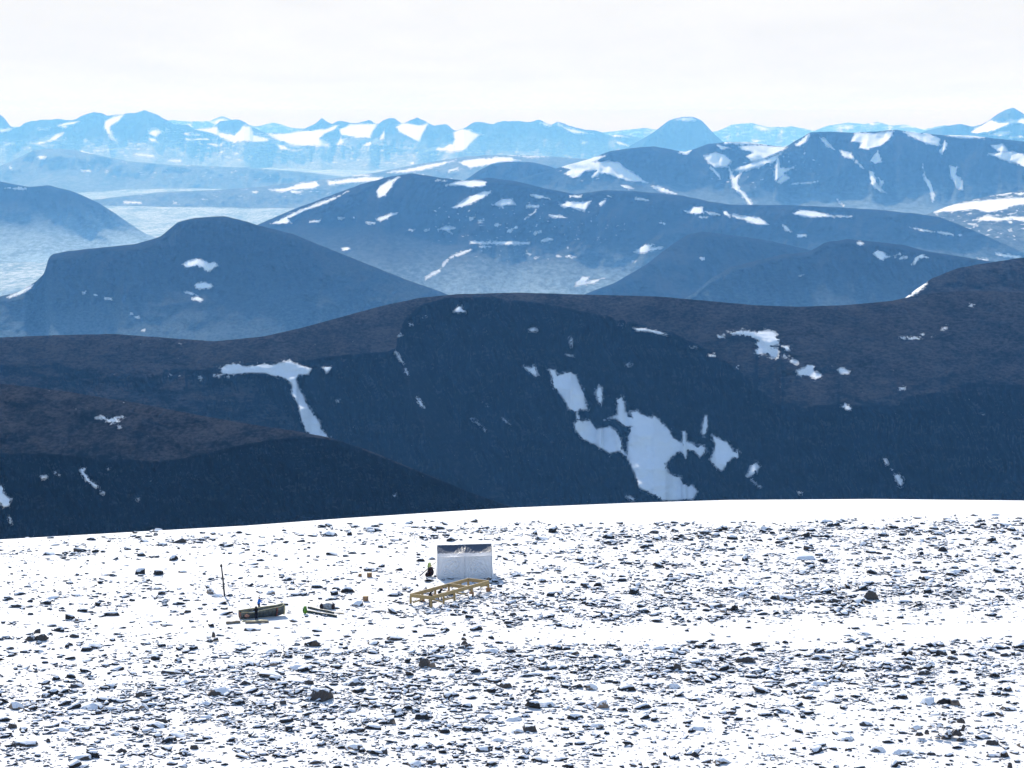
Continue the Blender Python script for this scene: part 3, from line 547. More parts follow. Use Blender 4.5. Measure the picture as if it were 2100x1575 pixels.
GZ = ground_z(GX, GY)
qx, qy = to_px(GX, np.maximum(GY, 60), GZ)
inz = (GY > 200) & (GY < 470)
bare_a = np.where(inz, np.clip(density(np.clip(qx, -900, 3000), np.clip(qy, 900, 1650)), 0, 1.4) * 0.09 + 0.02, -0.3)
ground = grid_mesh('ground', GX, GY, GZ, GROUND_MAT, {'bare': bare_a})
ground['kind'] = 'structure'

def on_ground(px, py):
    """the point of the plateau seen at a pixel"""
    ta = float(tan_at(py))
    Y = CAMZ / ta
    for _ in range(12):
        x = float(x_at(px, py, Y))
        Y = (CAMZ - float(ground_z(x, Y))) / ta
    return Vector((float(x_at(px, py, Y)), Y, float(ground_z(float(x_at(px, py, Y)), Y))))

def at_depth(px, py, Y):
    return Vector((float(x_at(px, py, Y)), Y, CAMZ - Y * float(tan_at(py))))

# ------------------------------------------------------------------ stones
k = NT('snowy_stone')
geo = k.n('NewGeometry')
pos = geo.outputs['Position']
nz = k.n('SeparateXYZ', {0: geo.outputs['Normal']}).outputs['Z']
nA = k.noise(pos, 1.7, 4, 0.6)
nB = k.noise(pos, 7.0, 4, 0.65)
nC = k.noise(pos, 0.55, 1, 0.5)
sn = k.math('ADD', nz, k.math('MULTIPLY', k.math('SUBTRACT', nA, 0.5), 0.6))
sn = k.math('ADD', sn, k.math('MULTIPLY', k.math('SUBTRACT', nB, 0.5), 0.3))
sn = k.ramp(sn, 0.60, 0.68)
base = k.mix(nB, rgb(0.009, 0.0078, 0.0068), rgb(0.058, 0.049, 0.042))
brown = k.mix(nB, rgb(0.05, 0.037, 0.028), rgb(0.17, 0.125, 0.09))
base = k.mix(k.ramp(nC, 0.60, 0.68), base, brown)
k.put(k.b.inputs['Base Color'], k.mix(sn, base, rgb(0.84, 0.84, 0.85)))
k.b.inputs['Roughness'].default_value = 0.85
k.b.inputs['Specular IOR Level'].default_value = 0.08
k.put(k.b.inputs['Normal'], k.bump(k.math('ADD', nB, nA), 0.5, 0.08))
STONE = k.m

def ico(sub):
    bm = bmesh.new()
    bmesh.ops.create_icosphere(bm, subdivisions=sub, radius=1.0)
    bm.verts.ensure_lookup_table()
    v = np.array([x.co[:] for x in bm.verts])
    f = np.array([[y.index for y in x.verts] for x in bm.faces])
    bm.free()
    return v, f
ICO = {s: ico(s) for s in (1, 2, 3, 4)}

def hull(rs, n, cuts, rough):
    """an angular block: the hull of random points over a flat base, edges broken up for the large ones; unit half-size, base at z = 0"""
    p = rs.normal(size=(n, 3))
    p /= np.linalg.norm(p, axis=1)[:, None]
    p = np.sign(p) * np.abs(p) ** 0.8 * rs.uniform(.75, 1.0, (n, 1))
    p[:, 2] = np.abs(p[:, 2])
    low = p[rs.permutation(n)[: n // 3 + 2]].copy()
    low[:, :2] *= 1.15 / np.maximum(np.linalg.norm(low[:, :2], axis=1), .3)[:, None]
    low[:, 2] = -0.1
    p = np.concatenate([p, low])
    bm = bmesh.new()
    vs = [bm.verts.new(q) for q in p]
    r = bmesh.ops.convex_hull(bm, input=vs)
    bmesh.ops.delete(bm, geom=[v for v in bm.verts if not v.link_faces], context='VERTS')
    if cuts:
        bmesh.ops.subdivide_edges(bm, edges=bm.edges[:], cuts=cuts, use_grid_fill=True)
    bmesh.ops.triangulate(bm, faces=bm.faces[:])
    bm.verts.index_update()
    v = np.array([x.co[:] for x in bm.verts])
    f = np.array([[y.index for y in x.verts] for x in bm.faces])
    bm.free()
    if rough:
        s = rs.randint(1, 900)
        v = v * (1 + rough * fbm(v[:, 0] * 2.2 + v[:, 2] * 1.7, v[:, 1] * 2.2 - v[:, 2] * 1.3, 4, s, .6))[:, None]
    v[:, :2] -= ((v.max(0) + v.min(0)) / 2)[:2]
    v[:, 2] -= v[:, 2].min()
    v /= np.array([np.ptp(v[:, 0]) / 2, np.ptp(v[:, 1]) / 2, v[:, 2].max() / 2])
    return v, f

rs = np.random.RandomState(5)
PROT = [hull(rs, rs.randint(7, 12), 0, 0) for i in range(70)]
# ------------------------------------------------------------------ small builders
def simple(name, col, rough=0.7, spec=0.3, grain=None, bump=0.0, scale=8.0, col2=None):
    k = NT(name)
    co = k.n('TexCoord').outputs['Object']
    v = co if grain is None else k.vscale(co, *grain)
    n = k.noise(v, scale, 5, 0.6)
    c2 = col2 or tuple(c * 0.65 for c in col)
    k.put(k.b.inputs['Base Color'], k.mix(k.ramp(n, 0.3, 0.7), rgb(*c2), rgb(*col)))
    k.b.inputs['Roughness'].default_value = rough
    k.b.inputs['Specular IOR Level'].default_value = spec
    if bump:
        k.put(k.b.inputs['Normal'], k.bump(n, bump, 0.02))
    return k.m

M_PINE = simple('new_pine', (0.40, 0.28, 0.12), 0.7, 0.25, (.6, .6, 6), 0.3, 5, (0.32, 0.22, 0.09))
M_BOXWOOD = simple('orange_boxwood', (0.42, 0.22, 0.09), 0.8, 0.2, None, 0.3, 6, (0.26, 0.13, 0.06))
M_OLDWOOD = simple('old_wood', (0.25, 0.20, 0.14), 0.85, 0.15, (1, 1, 1), 0.4, 6)
M_DARKPOLE = simple('dark_pole', (0.035, 0.032, 0.03), 0.6)
M_TARP = simple('dark_green_tarp', (0.075, 0.085, 0.07), 0.55, 0.4, (2.5, 1, 1), 0.5, 1.6, (0.17, 0.18, 0.165))
M_RIM = simple('cream_rim', (0.62, 0.54, 0.30), 0.6, 0.3, None, 0.2, 5, (0.5, 0.42, 0.22))
M_PINK = simple('faded_red_strap', (0.42, 0.16, 0.12), 0.8, 0.2, None, 0.2, 6)
M_BUNDLE = simple('pinkish_bundle', (0.5, 0.25, 0.17), 0.8, 0.2, None, 0.6, 4, (0.22, 0.10, 0.07))
M_LIME = simple('lime_nylon', (0.13, 0.32, 0.02), 0.6, 0.3, None, 0.4, 7)
M_LIMEPALE = simple('pale_lime_nylon', (0.50, 0.60, 0.16), 0.6, 0.3, None, 0.4, 7)
M_BROWNBAG = simple('dark_brown_canvas', (0.045, 0.022, 0.018), 0.85, 0.1, None, 0.5, 5)
M_GREYTARP = simple('grey_white_sheet', (0.55, 0.55, 0.55), 0.7, 0.2, None, 0.6, 3, (0.16, 0.15, 0.15))
M_BLACKCLOTH = simple('black_cloth', (0.012, 0.012, 0.014), 0.9, 0.1, None, 0.3, 9)
M_NAVY = simple('navy_cloth', (0.018, 0.022, 0.04), 0.9, 0.1, None, 0.3, 9)
M_BLUE = simple('bright_blue_cloth', (0.02, 0.16, 0.60), 0.8, 0.2, None, 0.3, 9)
M_SKIN = simple('skin', (0.55, 0.33, 0.25), 0.6, 0.3, None, 0, 9, (0.5, 0.29, 0.21))
M_BOOT = simple('boot_leather', (0.03, 0.022, 0.018), 0.7)
M_GREENPAINT = simple('dark_green_paint', (0.012, 0.028, 0.024), 0.5, 0.4, None, 0.2, 6)
M_ALU = simple('white_tube', (0.75, 0.76, 0.78), 0.4, 0.5)

def bar(bm, a, b, w, h, up=Vector((0, 0, 1)), bev=0.0):
    a, b = Vector(a), Vector(b)
    d = (b - a)
    L = d.length
    d.normalize()
    if abs(d.dot(up)) > 0.98:
        up = Vector((0, 1, 0))
    s = d.cross(up).normalized()
    u = s.cross(d).normalized()
    vs = []
    for t in (0, L):
        for i, j in ((-1, -1), (1, -1), (1, 1), (-1, 1)):
            vs.append(bm.verts.new(a + d * t + s * (i * w / 2) + u * (j * h / 2)))
    for f in ((0, 3, 2, 1), (4, 5, 6, 7), (0, 1, 5, 4), (1, 2, 6, 5), (2, 3, 7, 6), (3, 0, 4, 7)):
        bm.faces.new([vs[i] for i in f])

def tube(bm, pts, r, n=8, r2=None):
    pts = [Vector(p) for p in pts]
    rings = []
    for i, p in enumerate(pts):
        d = (pts[min(i + 1, len(pts) - 1)] - pts[max(i - 1, 0)]).normalized()
        up = Vector((0, 0, 1)) if abs(d.z) < 0.9 else Vector((0, 1, 0))
        s = d.cross(up).normalized(); u = s.cross(d)
        rr = r if r2 is None else r + (r2 - r) * i / (len(pts) - 1)
        rings.append([bm.verts.new(p + (s * math.cos(t) + u * math.sin(t)) * rr) for t in [2 * math.pi * k / n for k in range(n)]])
    for a, b in zip(rings, rings[1:]):
        for i in range(n):
            bm.faces.new((a[i], a[(i + 1) % n], b[(i + 1) % n], b[i]))
    bm.faces.new(rings[0][::-1]); bm.faces.new(rings[-1])

def make(name, bm, mat, parent=None, smooth=False, bevel=0.0):
    if bevel:
        bmesh.ops.bevel(bm, geom=bm.edges[:], offset=bevel, segments=1, affect='EDGES', profile=0.5)
    bmesh.ops.recalc_face_normals(bm, faces=bm.faces[:])
    me = bpy.data.meshes.new(name)
    bm.to_mesh(me)
    bm.free()
    if smooth:
        me.polygons.foreach_set('use_smooth', [True] * len(me.polygons))
    me.materials.append(mat)
    o = bpy.data.objects.new(name, me)
    COL.objects.link(o)
    if parent:
        o.parent = parent
        o.matrix_parent_inverse = Matrix.Translation(parent.location).inverted()
    return o

def thing(name, loc, label, cat, group=None):
    o = bpy.data.objects.new(name, None)
    o.empty_display_size = 0.3
    o.location = loc
    COL.objects.link(o)
    return tag(o, label, cat, group)

def pz(px, py, z):
    Y = (CAMZ - z) / float(tan_at(py))
    return Vector((float(x_at(px, py, Y)), Y, z))

def gz(x, y):
    return float(ground_z(x, y))

def lerp(a, b, t):
    return a + (b - a) * t

def sheet(fn, nu, nv, th=0.0):
    """a cloth surface from fn(u, v); th gives it thickness along its normal"""
    bm = bmesh.new()
    vs = [[bm.verts.new(fn(i / nu, j / nv)) for i in range(nu + 1)] for j in range(nv + 1)]
    for j in range(nv):
        for i in range(nu):
            bm.faces.new((vs[j][i], vs[j][i + 1], vs[j + 1][i + 1], vs[j + 1][i]))
    if th:
        bmesh.ops.solidify(bm, geom=bm.faces[:], thickness=th)
    return bm

def nz2(x, y, s=0, o=3):
    return float(fbm(x, y, o, s))

# ------------------------------------------------------------------ white shelter
k = NT('white_shelter_sheet')
co = k.n('NewGeometry').outputs['Position']
nn = k.noise(co, 1.2, 4)
k.put(k.b.inputs['Base Color'], k.mix(nn, rgb(0.66, 0.66, 0.68), rgb(0.78, 0.78, 0.79)))
k.b.inputs['Roughness'].default_value = 0.5
tr = k.n('BsdfTranslucent', {'Color': rgb(0.75, 0.76, 0.8)})
mx = k.n('MixShader', {0: 0.12})
k.t.links.new(k.b.outputs[0], mx.inputs[1]); k.t.links.new(tr.outputs[0], mx.inputs[2])
k.t.links.new(mx.outputs[0], k.t.nodes['Material Output'].inputs['Surface'])
M_SHEET = k.m
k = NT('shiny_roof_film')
uvn = k.n('Attribute', attribute_name='frost').outputs['Fac']  # mask of the painted sun glare, no real frost
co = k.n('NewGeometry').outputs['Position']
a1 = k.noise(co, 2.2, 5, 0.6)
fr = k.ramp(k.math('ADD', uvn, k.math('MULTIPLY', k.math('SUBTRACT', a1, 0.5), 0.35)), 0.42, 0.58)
k.put(k.b.inputs['Base Color'], k.mix(fr, rgb(0.13, 0.16, 0.22), rgb(0.78, 0.79, 0.82)))  # sun glare on the lower roof, painted as a pale base colour
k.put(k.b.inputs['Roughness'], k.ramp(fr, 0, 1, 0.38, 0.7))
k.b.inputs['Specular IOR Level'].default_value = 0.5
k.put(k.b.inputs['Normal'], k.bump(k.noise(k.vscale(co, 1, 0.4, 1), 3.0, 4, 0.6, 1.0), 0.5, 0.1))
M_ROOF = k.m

bl, br = on_ground(897.5, 1184), on_ground(1008.5, 1181)
bl.y, br.y = 367.2, 367.5
bl.x, br.x = float(x_at(897.5, 1160, bl.y)), float(x_at(1008.8, 1160, br.y))
bl.z, br.z = gz(bl.x, bl.y), gz(br.x, br.y)
HE, HR, DR = 3.2, 4.4, 2.9                       # eave height, ridge height, half depth
ax = (br - bl); WL = ax.length; ax.normalize()
bk = Vector((-ax.y, ax.x, 0)).normalized()
zb = min(bl.z, br.z) - 0.15
def SH(u, v, z):                                  # along the front, back from it, up
    p = bl + ax * (u * WL) + bk * v
    return Vector((p.x, p.y, zb + z + u * 0.17))
sh = thing('shelter', SH(0.5, DR, 0), 'white sheet shelter with a shiny pitched roof, standing behind the timber frame', 'shelter')
def wrinkle(u, z):                                # folds fanning out from the foot of the centre pole and the corners
    w = 0.0
    for cu, cz, s in ((0.0, 0.1, 1), (0.5, 0.1, 2), (1.0, 0.1, 3), (0.5, 3.1, 4)):
        dx, dz_ = (u - cu) * WL, z - cz
        r = math.hypot(dx, dz_) + 0.25
        w += math.sin(math.atan2(dz_, dx) * 26 + s * 1.7 + 2 * nz2(dx * .6, dz_ * .6, s)) * 0.10 * math.exp(-r / 2.6) * min(1, r)
    return w
for side, (u0, u1) in (('left', (0, 0.497)), ('right', (0.503, 1.0))):
    def wall(a, b, u0=u0, u1=u1):
        u = lerp(u0, u1, a)
        bel = -0.16 * math.sin(math.pi * a) * math.sin(math.pi * min(b * 1.1, 1)) * (0.7 + .6 * nz2(u * 3, b * 2, 3))
        return SH(u, -bel * 0.6 + wrinkle(u, b * HE) * 1.4 * math.sin(math.pi * min(max(a, .02), .98)), b * HE)
    make('front_panel', sheet(wall, 70, 44), M_SHEET, sh, True)
fro = {}
def roof_front(a, b):
    sag = 0.20 * math.sin(math.pi * ((a * 2) % 1)) * math.sin(math.pi * b) if 0 < a < 1 else 0
    f = 0.05 * math.sin(math.atan2(b * 2 + .1, (a - .5) * WL) * 22 + 3 * nz2(a * 5, b * 2, 8)) * b * math.exp(-abs(a - .5) * 5)
    f += 0.03 * nz2(a * 14, b * 5, 17)
    p = SH(lerp(-0.004, 1.004, a), lerp(-0.06, DR, b), lerp(HE - 0.02, HR, b) - sag + f)
    return p
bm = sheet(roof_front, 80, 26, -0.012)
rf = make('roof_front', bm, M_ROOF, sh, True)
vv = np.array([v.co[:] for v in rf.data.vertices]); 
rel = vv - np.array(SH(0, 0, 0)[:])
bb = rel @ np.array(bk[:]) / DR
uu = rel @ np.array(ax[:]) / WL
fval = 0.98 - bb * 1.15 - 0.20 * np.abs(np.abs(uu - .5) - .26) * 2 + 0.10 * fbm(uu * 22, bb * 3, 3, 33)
at_ = rf.data.attributes.new('frost', 'FLOAT', 'POINT'); at_.data.foreach_set('value', fval.astype(np.float32))  # mask of the painted sun glare on the lower roof
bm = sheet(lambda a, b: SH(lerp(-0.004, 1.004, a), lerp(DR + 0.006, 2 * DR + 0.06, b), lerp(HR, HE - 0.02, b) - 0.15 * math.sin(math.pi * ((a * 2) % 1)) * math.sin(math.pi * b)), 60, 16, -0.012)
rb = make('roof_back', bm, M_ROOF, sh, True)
make('back_wall_sheet', sheet(lambda a, b: SH(a, 2 * DR + 0.02 + 0.08 * math.sin(math.pi * b) * math.sin(2 * math.pi * a), b * HE), 30, 14), M_SHEET, sh, True)
for u in (0.0, 1.0):
    s = -1 if u == 0 else 1
    def gable(a, b, u=u, s=s):
        top = HE + (HR - HE) * (1 - abs(a - .5) * 2) - 0.05
        p = SH(u, a * 2 * DR, b * top)
        return p + ax * (s * (0.35 * (1 - b) ** 2 * math.sin(math.pi * a) + 0.03 * nz2(a * 6, b * 4, 5)))
    make('gable_sheet', sheet(gable, 24, 20), M_SHEET, sh, True)
for u in (0.0, 0.5, 1.0):
    bm = bmesh.new(); tube(bm, [SH(u, -0.075, -0.35), SH(u, -0.075, HE + 0.02)], 0.05); make('post', bm, M_ALU, sh, True)
for v, z in ((-0.10, HE), (DR, HR + 0.03)):
    bm = bmesh.new(); tube(bm, [SH(-0.01, v, z), SH(1.01, v, z)], 0.035); make('eave_pole' if v < 0 else 'ridge_pole', bm, M_ALU, sh, True)

# ------------------------------------------------------------------ timber floor frame
FZ = 1.5 + gz(-10, 345)
cA, cB, cC, cD = pz(841.5, 1217.4, FZ), pz(883.5, 1222.6, FZ), pz(1001.8, 1190.3, FZ), pz(960.5, 1185.4, FZ)
fr_ = thing('timber_frame', Vector((cA + cC) * .5) - Vector((0, 0, FZ)), 'long open frame of pale new timber on short posts, in front of the white shelter', 'timber frame')
BH, BW = 0.46, 0.15
def beam(a, b, inset0=0.0, inset1=0.0, nm='beam', h=BH, w=BW, dz=0.0, mat=M_PINE):
    a, b = Vector(a), Vector(b)
    d = (b - a).normalized()
    bm = bmesh.new()
    bar(bm, a + d * inset0 - Vector((0, 0, h / 2 - dz)), b - d * inset1 - Vector((0, 0, h / 2 - dz)), w, h)
    return make(nm, bm, mat, fr_, bevel=0.008)
beam(cA, cD, -.06, -.06); beam(cB, cC, -.06, -.06)
beam(cA, cB, .062, .062); beam(cD, cC, .062, .062)
tX = 0.655
beam(lerp(cA, cD, tX), lerp(cB, cC, tX - .01), .062, .062, dz=-0.003)
def post(p, top=FZ - BH - 0.002, w=0.30, boxh=0.0):
    g = gz(p.x, p.y)
    bm = bmesh.new(); bar(bm, (p.x, p.y, g - 0.25 + boxh * .9), (p.x, p.y, top), w, w)
    o = make('post', bm, M_PINE, fr_, bevel=0.008)
    if boxh:
        bm = bmesh.new(); bar(bm, (p.x, p.y, g - 0.12), (p.x, p.y, g + boxh), 0.62, 0.58)
        f = make('footing_box', bm, M_BOXWOOD, fr_, bevel=0.03)
    return o
for p, bx in ((cA, 0), (cB, 0), (cC, .5), (cD, 0)):
    q = p + (lerp(cA, cC, .5) - p).normalized() * 0.05
    post(q, boxh=bx)
for t, bx in ((.215, 0), (.40, 0), (.70, .55)):
    post(lerp(cB, cC, t), boxh=bx)
for t, bx in ((.2, .5), (.42, .45), (tX, .45), (.86, .5)):
    post(lerp(cA, cD, t), boxh=bx)
def brace(p, zp, q, zq, h=0.22, w=0.09):
    bm = bmesh.new(); bar(bm, (p.x, p.y, zp), (q.x, q.y, zq), w, h); make('brace', bm, M_PINE, fr_, bevel=0.006)
off = (cA - cB).normalized() * 0.14
brace(lerp(cB, cC, .045) + off, FZ - BH - .05, lerp(cB, cC, .20) + off, .25)
brace(lerp(cB, cC, .225) + off, .42, lerp(cB, cC, .395) + off, .42)
brace(lerp(cA, cB, .1) - (cC - cB).normalized() * -.14, .3, lerp(cA, cB, .62) - (cC - cB).normalized() * -.14, FZ - BH - .05)
brace(lerp(cB, cC, .45) + off, FZ - BH - .1, lerp(cB, cC, .60) + off, .45)
brace(lerp(cB, cC, .87) + off, FZ - BH - .12, lerp(cB, cC, .99) + off, .85)

# ------------------------------------------------------------------ boat-shaped container
L0, R0 = on_ground(495, 1271.5), on_ground(580, 1264.5)
bd = (R0 - L0); bd.z = 0; BLn = bd.length; bd.normalize()
bn = Vector((-bd.y, bd.x, 0))
bz = gz(*(lerp(L0, R0, .5)).xy) + 0.06
ct = thing('cargo_trough', lerp(L0, R0, .5), 'long boat-shaped trough with dark green tarpaulin sides and a cream rim', 'cargo trough')
def hull_pt(u, q, off=0.0):
    """u along, q across: 0 near rim .. 1 far rim"""
    w = 1.25 * (0.86 + 0.14 * math.sin(math.pi * u)) * (1 if u < .82 else math.sqrt(max(1 - ((u - .82) / .2) ** 2, 0.02)))
    hn = 0.92 + 0.30 * sstep(0.3, .9, u) - 0.13 * math.exp(-((u - .25) / .14) ** 2)
    hf = 0.98 + 0.34 * u
    c = 2 * q - 1
    y = c * w / 2
    prof = abs(c) ** 3.2
    z = (hn if c < 0 else hf) * prof + 0.16 * sstep(.85, 1, u)
    bulge = 0.10 * math.sin(math.pi * min(prof, 1)) * (-1 if c < 0 else 1)
    fold = 0.025 * nz2(u * 9, q * 3, 21) + 0.03 * math.sin(u * 40 + 8 * q) * prof * (1 - prof) * 2
    p = L0 + bd * (u * (BLn + .35)) + bn * (0.62 + y + bulge + fold * (-1 if c < 0 else 1) - off * (1 if c > 0 else -1) * prof)
    return Vector((p.x, p.y, bz + z + off * (1 - prof)))
make('tarp_hull', sheet(lambda a, b: hull_pt(a, b), 90, 40, 0.03), M_TARP, ct, True)
for q, nm in ((0.0, 'near_rim'), (1.0, 'far_rim')):
    bm = bmesh.new(); tube(bm, [hull_pt(i / 40, q) + Vector((0, 0, 0.02)) for i in range(41)], 0.035 if q < .5 else .06, 8); make(nm, bm, M_RIM, ct, True)
def endp(a, b):
    p = hull_pt(0.012, a); lo = Vector((p.x, p.y, bz + 0.02)); mid = hull_pt(0.012, .5)
    top = lerp(hull_pt(.012, 0), hull_pt(.012, 1), a) - Vector((0, 0, .12))
    return Vector((p.x, p.y, 0)) * 1.0 + Vector((0, 0, lerp(p.z, max(p.z, top.z), b)))
make('end_panel', sheet(endp, 20, 6, 0.02), M_BUNDLE, ct)
bowm = bmesh.new()
tube(bowm, [hull_pt(1.0, i / 24) + bd * 0.03 for i in range(25)], 0.10, 8)
make('bow_edge', bowm, M_RIM, ct, True)
def strap(u0, wd, nm, mat, q0=0.0, q1=1.0):
    return make(nm, sheet(lambda a, b: hull_pt(u0 + (a - .5) * wd, lerp(q0, q1, b), -0.035), 3, 40, 0.012), mat, ct, True)
strap(.815, .03, 'strap', M_PINK)
strap(.79, .012, 'strap', M_DARKPOLE, 0, .5)
def lump(bm, c, r, seed, sub=3, sq=(1, 1, 1), rough=.25):
    v, f = ICO[sub]
    base = len(bm.verts)
    n = fbm(v[:, 0] * 1.6 + v[:, 2], v[:, 1] * 1.6 - v[:, 2] * .7, 3, seed)
    q = v * (1 + rough * n)[:, None] * np.array(sq)[None] * r
    vs = [bm.verts.new(Vector(c) + Vector(p)) for p in q]
    for t in f:
        bm.faces.new([vs[i] for i in t])
bm = bmesh.new()
p = hull_pt(.10, .1)
lump(bm, L0 + bd * .75 + bn * (-.02) + Vector((0, 0, .45 + bz - L0.z)), .30, 5, 3, (1.1, .45, .75))
make('bundle', bm, M_BUNDLE, ct, True)

bm = sheet(lambda a, b: (lambda p0, p1: Vector((*lerp(p0, p1, lerp(.06, .94, b)).xy, bz + .62 + .25 * a + .06 * nz2(a * 9, b * 2, 55))))(hull_pt(lerp(.06, .9, a), .06), hull_pt(lerp(.06, .9, a), .94)), 40, 8)
k = NT('snow_fill'); k.b.inputs['Base Color'].default_value = rgb(.83, .83, .84); k.b.inputs['Roughness'].default_value = .9
make('snow_fill', bm, k.m, ct, True)

def plank(name, a, b, w, h, mat, label, cat='plank', group=None):
    a, b = Vector(a), Vector(b)
    a.z = gz(a.x, a.y) + h * .55; b.z = gz(b.x, b.y) + h * .55
    bm = bmesh.new()
    n = 8
    d = (b - a).normalized(); s = Vector((-d.y, d.x, 0)).normalized()
    rings = []
    for i in range(n + 1):
        p = lerp(a, b, i / n) + s * 0.02 * math.sin(i * 2.1) + Vector((0, 0, .03 * math.sin(i * 1.3)))
        rings.append([bm.verts.new(p + s * (x * w / 2) + Vector((0, 0, z * h / 2))) for x, z in ((-1, -1), (1, -1), (1, 1), (-1, 1))])
    for r0, r1 in zip(rings, rings[1:]):
        for i in range(4):
            bm.faces.new((r0[i], r0[(i + 1) % 4], r1[(i + 1) % 4], r1[i]))
    bm.faces.new(rings[0][::-1]); bm.faces.new(rings[-1])
    return tag(make(name, bm, mat), label, cat, group)
plank('plank', on_ground(496, 1274.5), on_ground(549, 1272.8), .5, .10, M_RIM, 'pale plank lying close along the near foot of the cargo trough')
plank('plank', on_ground(464, 1280), on_ground(492, 1277.5), .3, .28, M_OLDWOOD, 'brown squared timber end in the snow before the left end of the trough')
plank('plank', on_ground(503, 1278.6), on_ground(551, 1276.8), .25, .22, M_OLDWOOD, 'grey-brown timber lying parallel in front of the cargo trough')
plank('plank', on_ground(632, 1247.5), on_ground(684, 1258.6), .22, .26, M_GREENPAINT, 'upper of two dark green timbers running right from the lime green rucksack')
plank('plank', on_ground(629, 1256), on_ground(690, 1266), .26, .30, M_GREENPAINT, 'lower of two dark green timbers running right from the lime green rucksack')
plank('plank', on_ground(668, 1256), on_ground(706, 1259.5), .14, .12, M_PINE, 'thin pale yellow lath lying below the grey-white bundle')
plank('plank', on_ground(1703, 1249.5), on_ground(1738, 1253.5), .5, .22, M_OLDWOOD, 'lone weathered board lying flat on clean snow at right')

# ------------------------------------------------------------------ tall pole, leaning pole, bags, boxes
pb = on_ground(461, 1222.5)
pt = at_depth(453.6, 1156.5, pb.y - .2)
po = thing('pole', pb, 'tall thin dark pole leaning slightly left, standing alone in the snow', 'pole')
bm = bmesh.new(); tube(bm, [pb - Vector((0, 0, .3)), lerp(pb, pt, .5), pt], .125, 8, .09); make('mast', bm, M_DARKPOLE, po, True)
q = lerp(pb, pt, .94)
bm = bmesh.new(); bar(bm, q + Vector((-.18, -.1, 0)), q + Vector((.14, -.1, .02)), .1, .28); make('top_plate', bm, M_DARKPOLE, po, bevel=.01)
bm = bmesh.new(); bar(bm, lerp(pb, pt, .22) + Vector((0, -.1, 0)), lerp(pb, pt, .26) + Vector((-.16, -.1, .02)), .08, .2); make('bracket', bm, M_DARKPOLE, po, bevel=.01)

a = on_ground(860, 1180.5); b = at_depth(894, 1152.5, 367.4)
lp = thing('leaning_pole', a, 'slanting pole propped against the left side of the white shelter', 'pole')
bm = bmesh.new(); tube(bm, [a - Vector((0, 0, .1)), lerp(a, b, .62)], .07); make('shaft', bm, M_DARKPOLE, lp, True)
bm = bmesh.new(); tube(bm, [lerp(a, b, .6), b], .05); make('shaft_top', bm, M_RIM, lp, True)

def bag(px, py, w, h, mat, label, name='rucksack', cat='rucksack', seed=3, d=.4):
    g = on_ground(px, py)
    t = thing(name, g, label, cat)
    bm = bmesh.new()
    lump(bm, g + Vector((0, 0, h * .48)), .5, seed, 3, (w, d, h), .22); make('bag_body', bm, mat, t, True)
    bm = bmesh.new(); lump(bm, g + Vector((0.02, -.02, h * .95)), .5, seed + 4, 2, (w * .8, d * .9, h * .28), .15); make('lid', bm, mat, t, True)
    bm = bmesh.new(); lump(bm, g + Vector((0.0, -d * .45, h * .35)), .5, seed + 8, 2, (w * .6, d * .4, h * .4), .15); make('pocket', bm, mat, t, True)
    for s in (-1, 1):
        bm = bmesh.new(); tube(bm, [g + Vector((s * w * .28, -d * .42, h * .15)), g + Vector((s * w * .3, -d * .62, h * .55)), g + Vector((s * w * .25, -d * .35, h * .98))], .025, 6); make('shoulder_strap', bm, M_BLACKCLOTH, t, True)
    return t
bag(625.5, 1259, .60, .95, M_LIME, 'lime green rucksack standing in the snow right of the cargo trough', seed=7)
bag(880.5, 1168, .55, .95, M_LIMEPALE, 'pale lime rucksack standing behind the slanting pole', seed=17)
bag(883, 1182, .95, 1.25, M_BROWNBAG, 'dark brown kit bag leaning at the left foot of the shelter', 'kit_bag', 'kit bag', 27, .5)
bag(876, 1183, .6, .6, M_BROWNBAG, 'small dark sack lying beside the brown kit bag', 'sack', 'sack', 37, .5)
g = on_ground(672, 1250)
t = thing('bundle', g, 'grey-white sheeted bundle with black ends, right of the lime green rucksack', 'bundle')
bm = bmesh.new(); lump(bm, g + Vector((0, .3, .38)), .5, 41, 3, (1.7, .8, .85), .25); make('sheet', bm, M_GREYTARP, t, True)
for s, w in ((-.78, .55), (.70, .42)):
    bm = bmesh.new(); lump(bm, g + Vector((s, .22, .36)), .5, 45 + int(s * 9), 3, (w, .8, .85), .3); make('end_flap', bm, M_BROWNBAG, t, True)

def crate(px, py, w, h, label):
    g = on_ground(px, py)
    t = thing('wooden_box', g, label, 'wooden box', 'loose wooden boxes left of the timber frame')
    bm = bmesh.new(); bar(bm, g + Vector((-w / 2, w * .3, h * .46)), g + Vector((w / 2, w * .36, h * .5)), w * .8, h); make('box_body', bm, M_BOXWOOD, t, bevel=.02)
    bm = bmesh.new(); bar(bm, g + Vector((-w * .54, w * .3, h * 1.0)), g + Vector((w * .54, w * .36, h * 1.04)), w * .86, .05); make('lid', bm, M_PINE, t, bevel=.01)
    for s in (-.3, .3):
        bm = bmesh.new(); bar(bm, g + Vector((s * w, -w * .115, 0)), g + Vector((s * w, -w * .115, h * .95)), .08, .03); make('batten', bm, M_OLDWOOD, t)
crate(738.5, 1182.5, .45, .36, 'smallest wooden box, second from the shelter on its left')
crate(757.5, 1184, .70, .58, 'square wooden box left of the shelter and right of a smaller box')
crate(749.8, 1233, .72, .62, 'wooden box behind the blocky grey stone left of the timber frame')

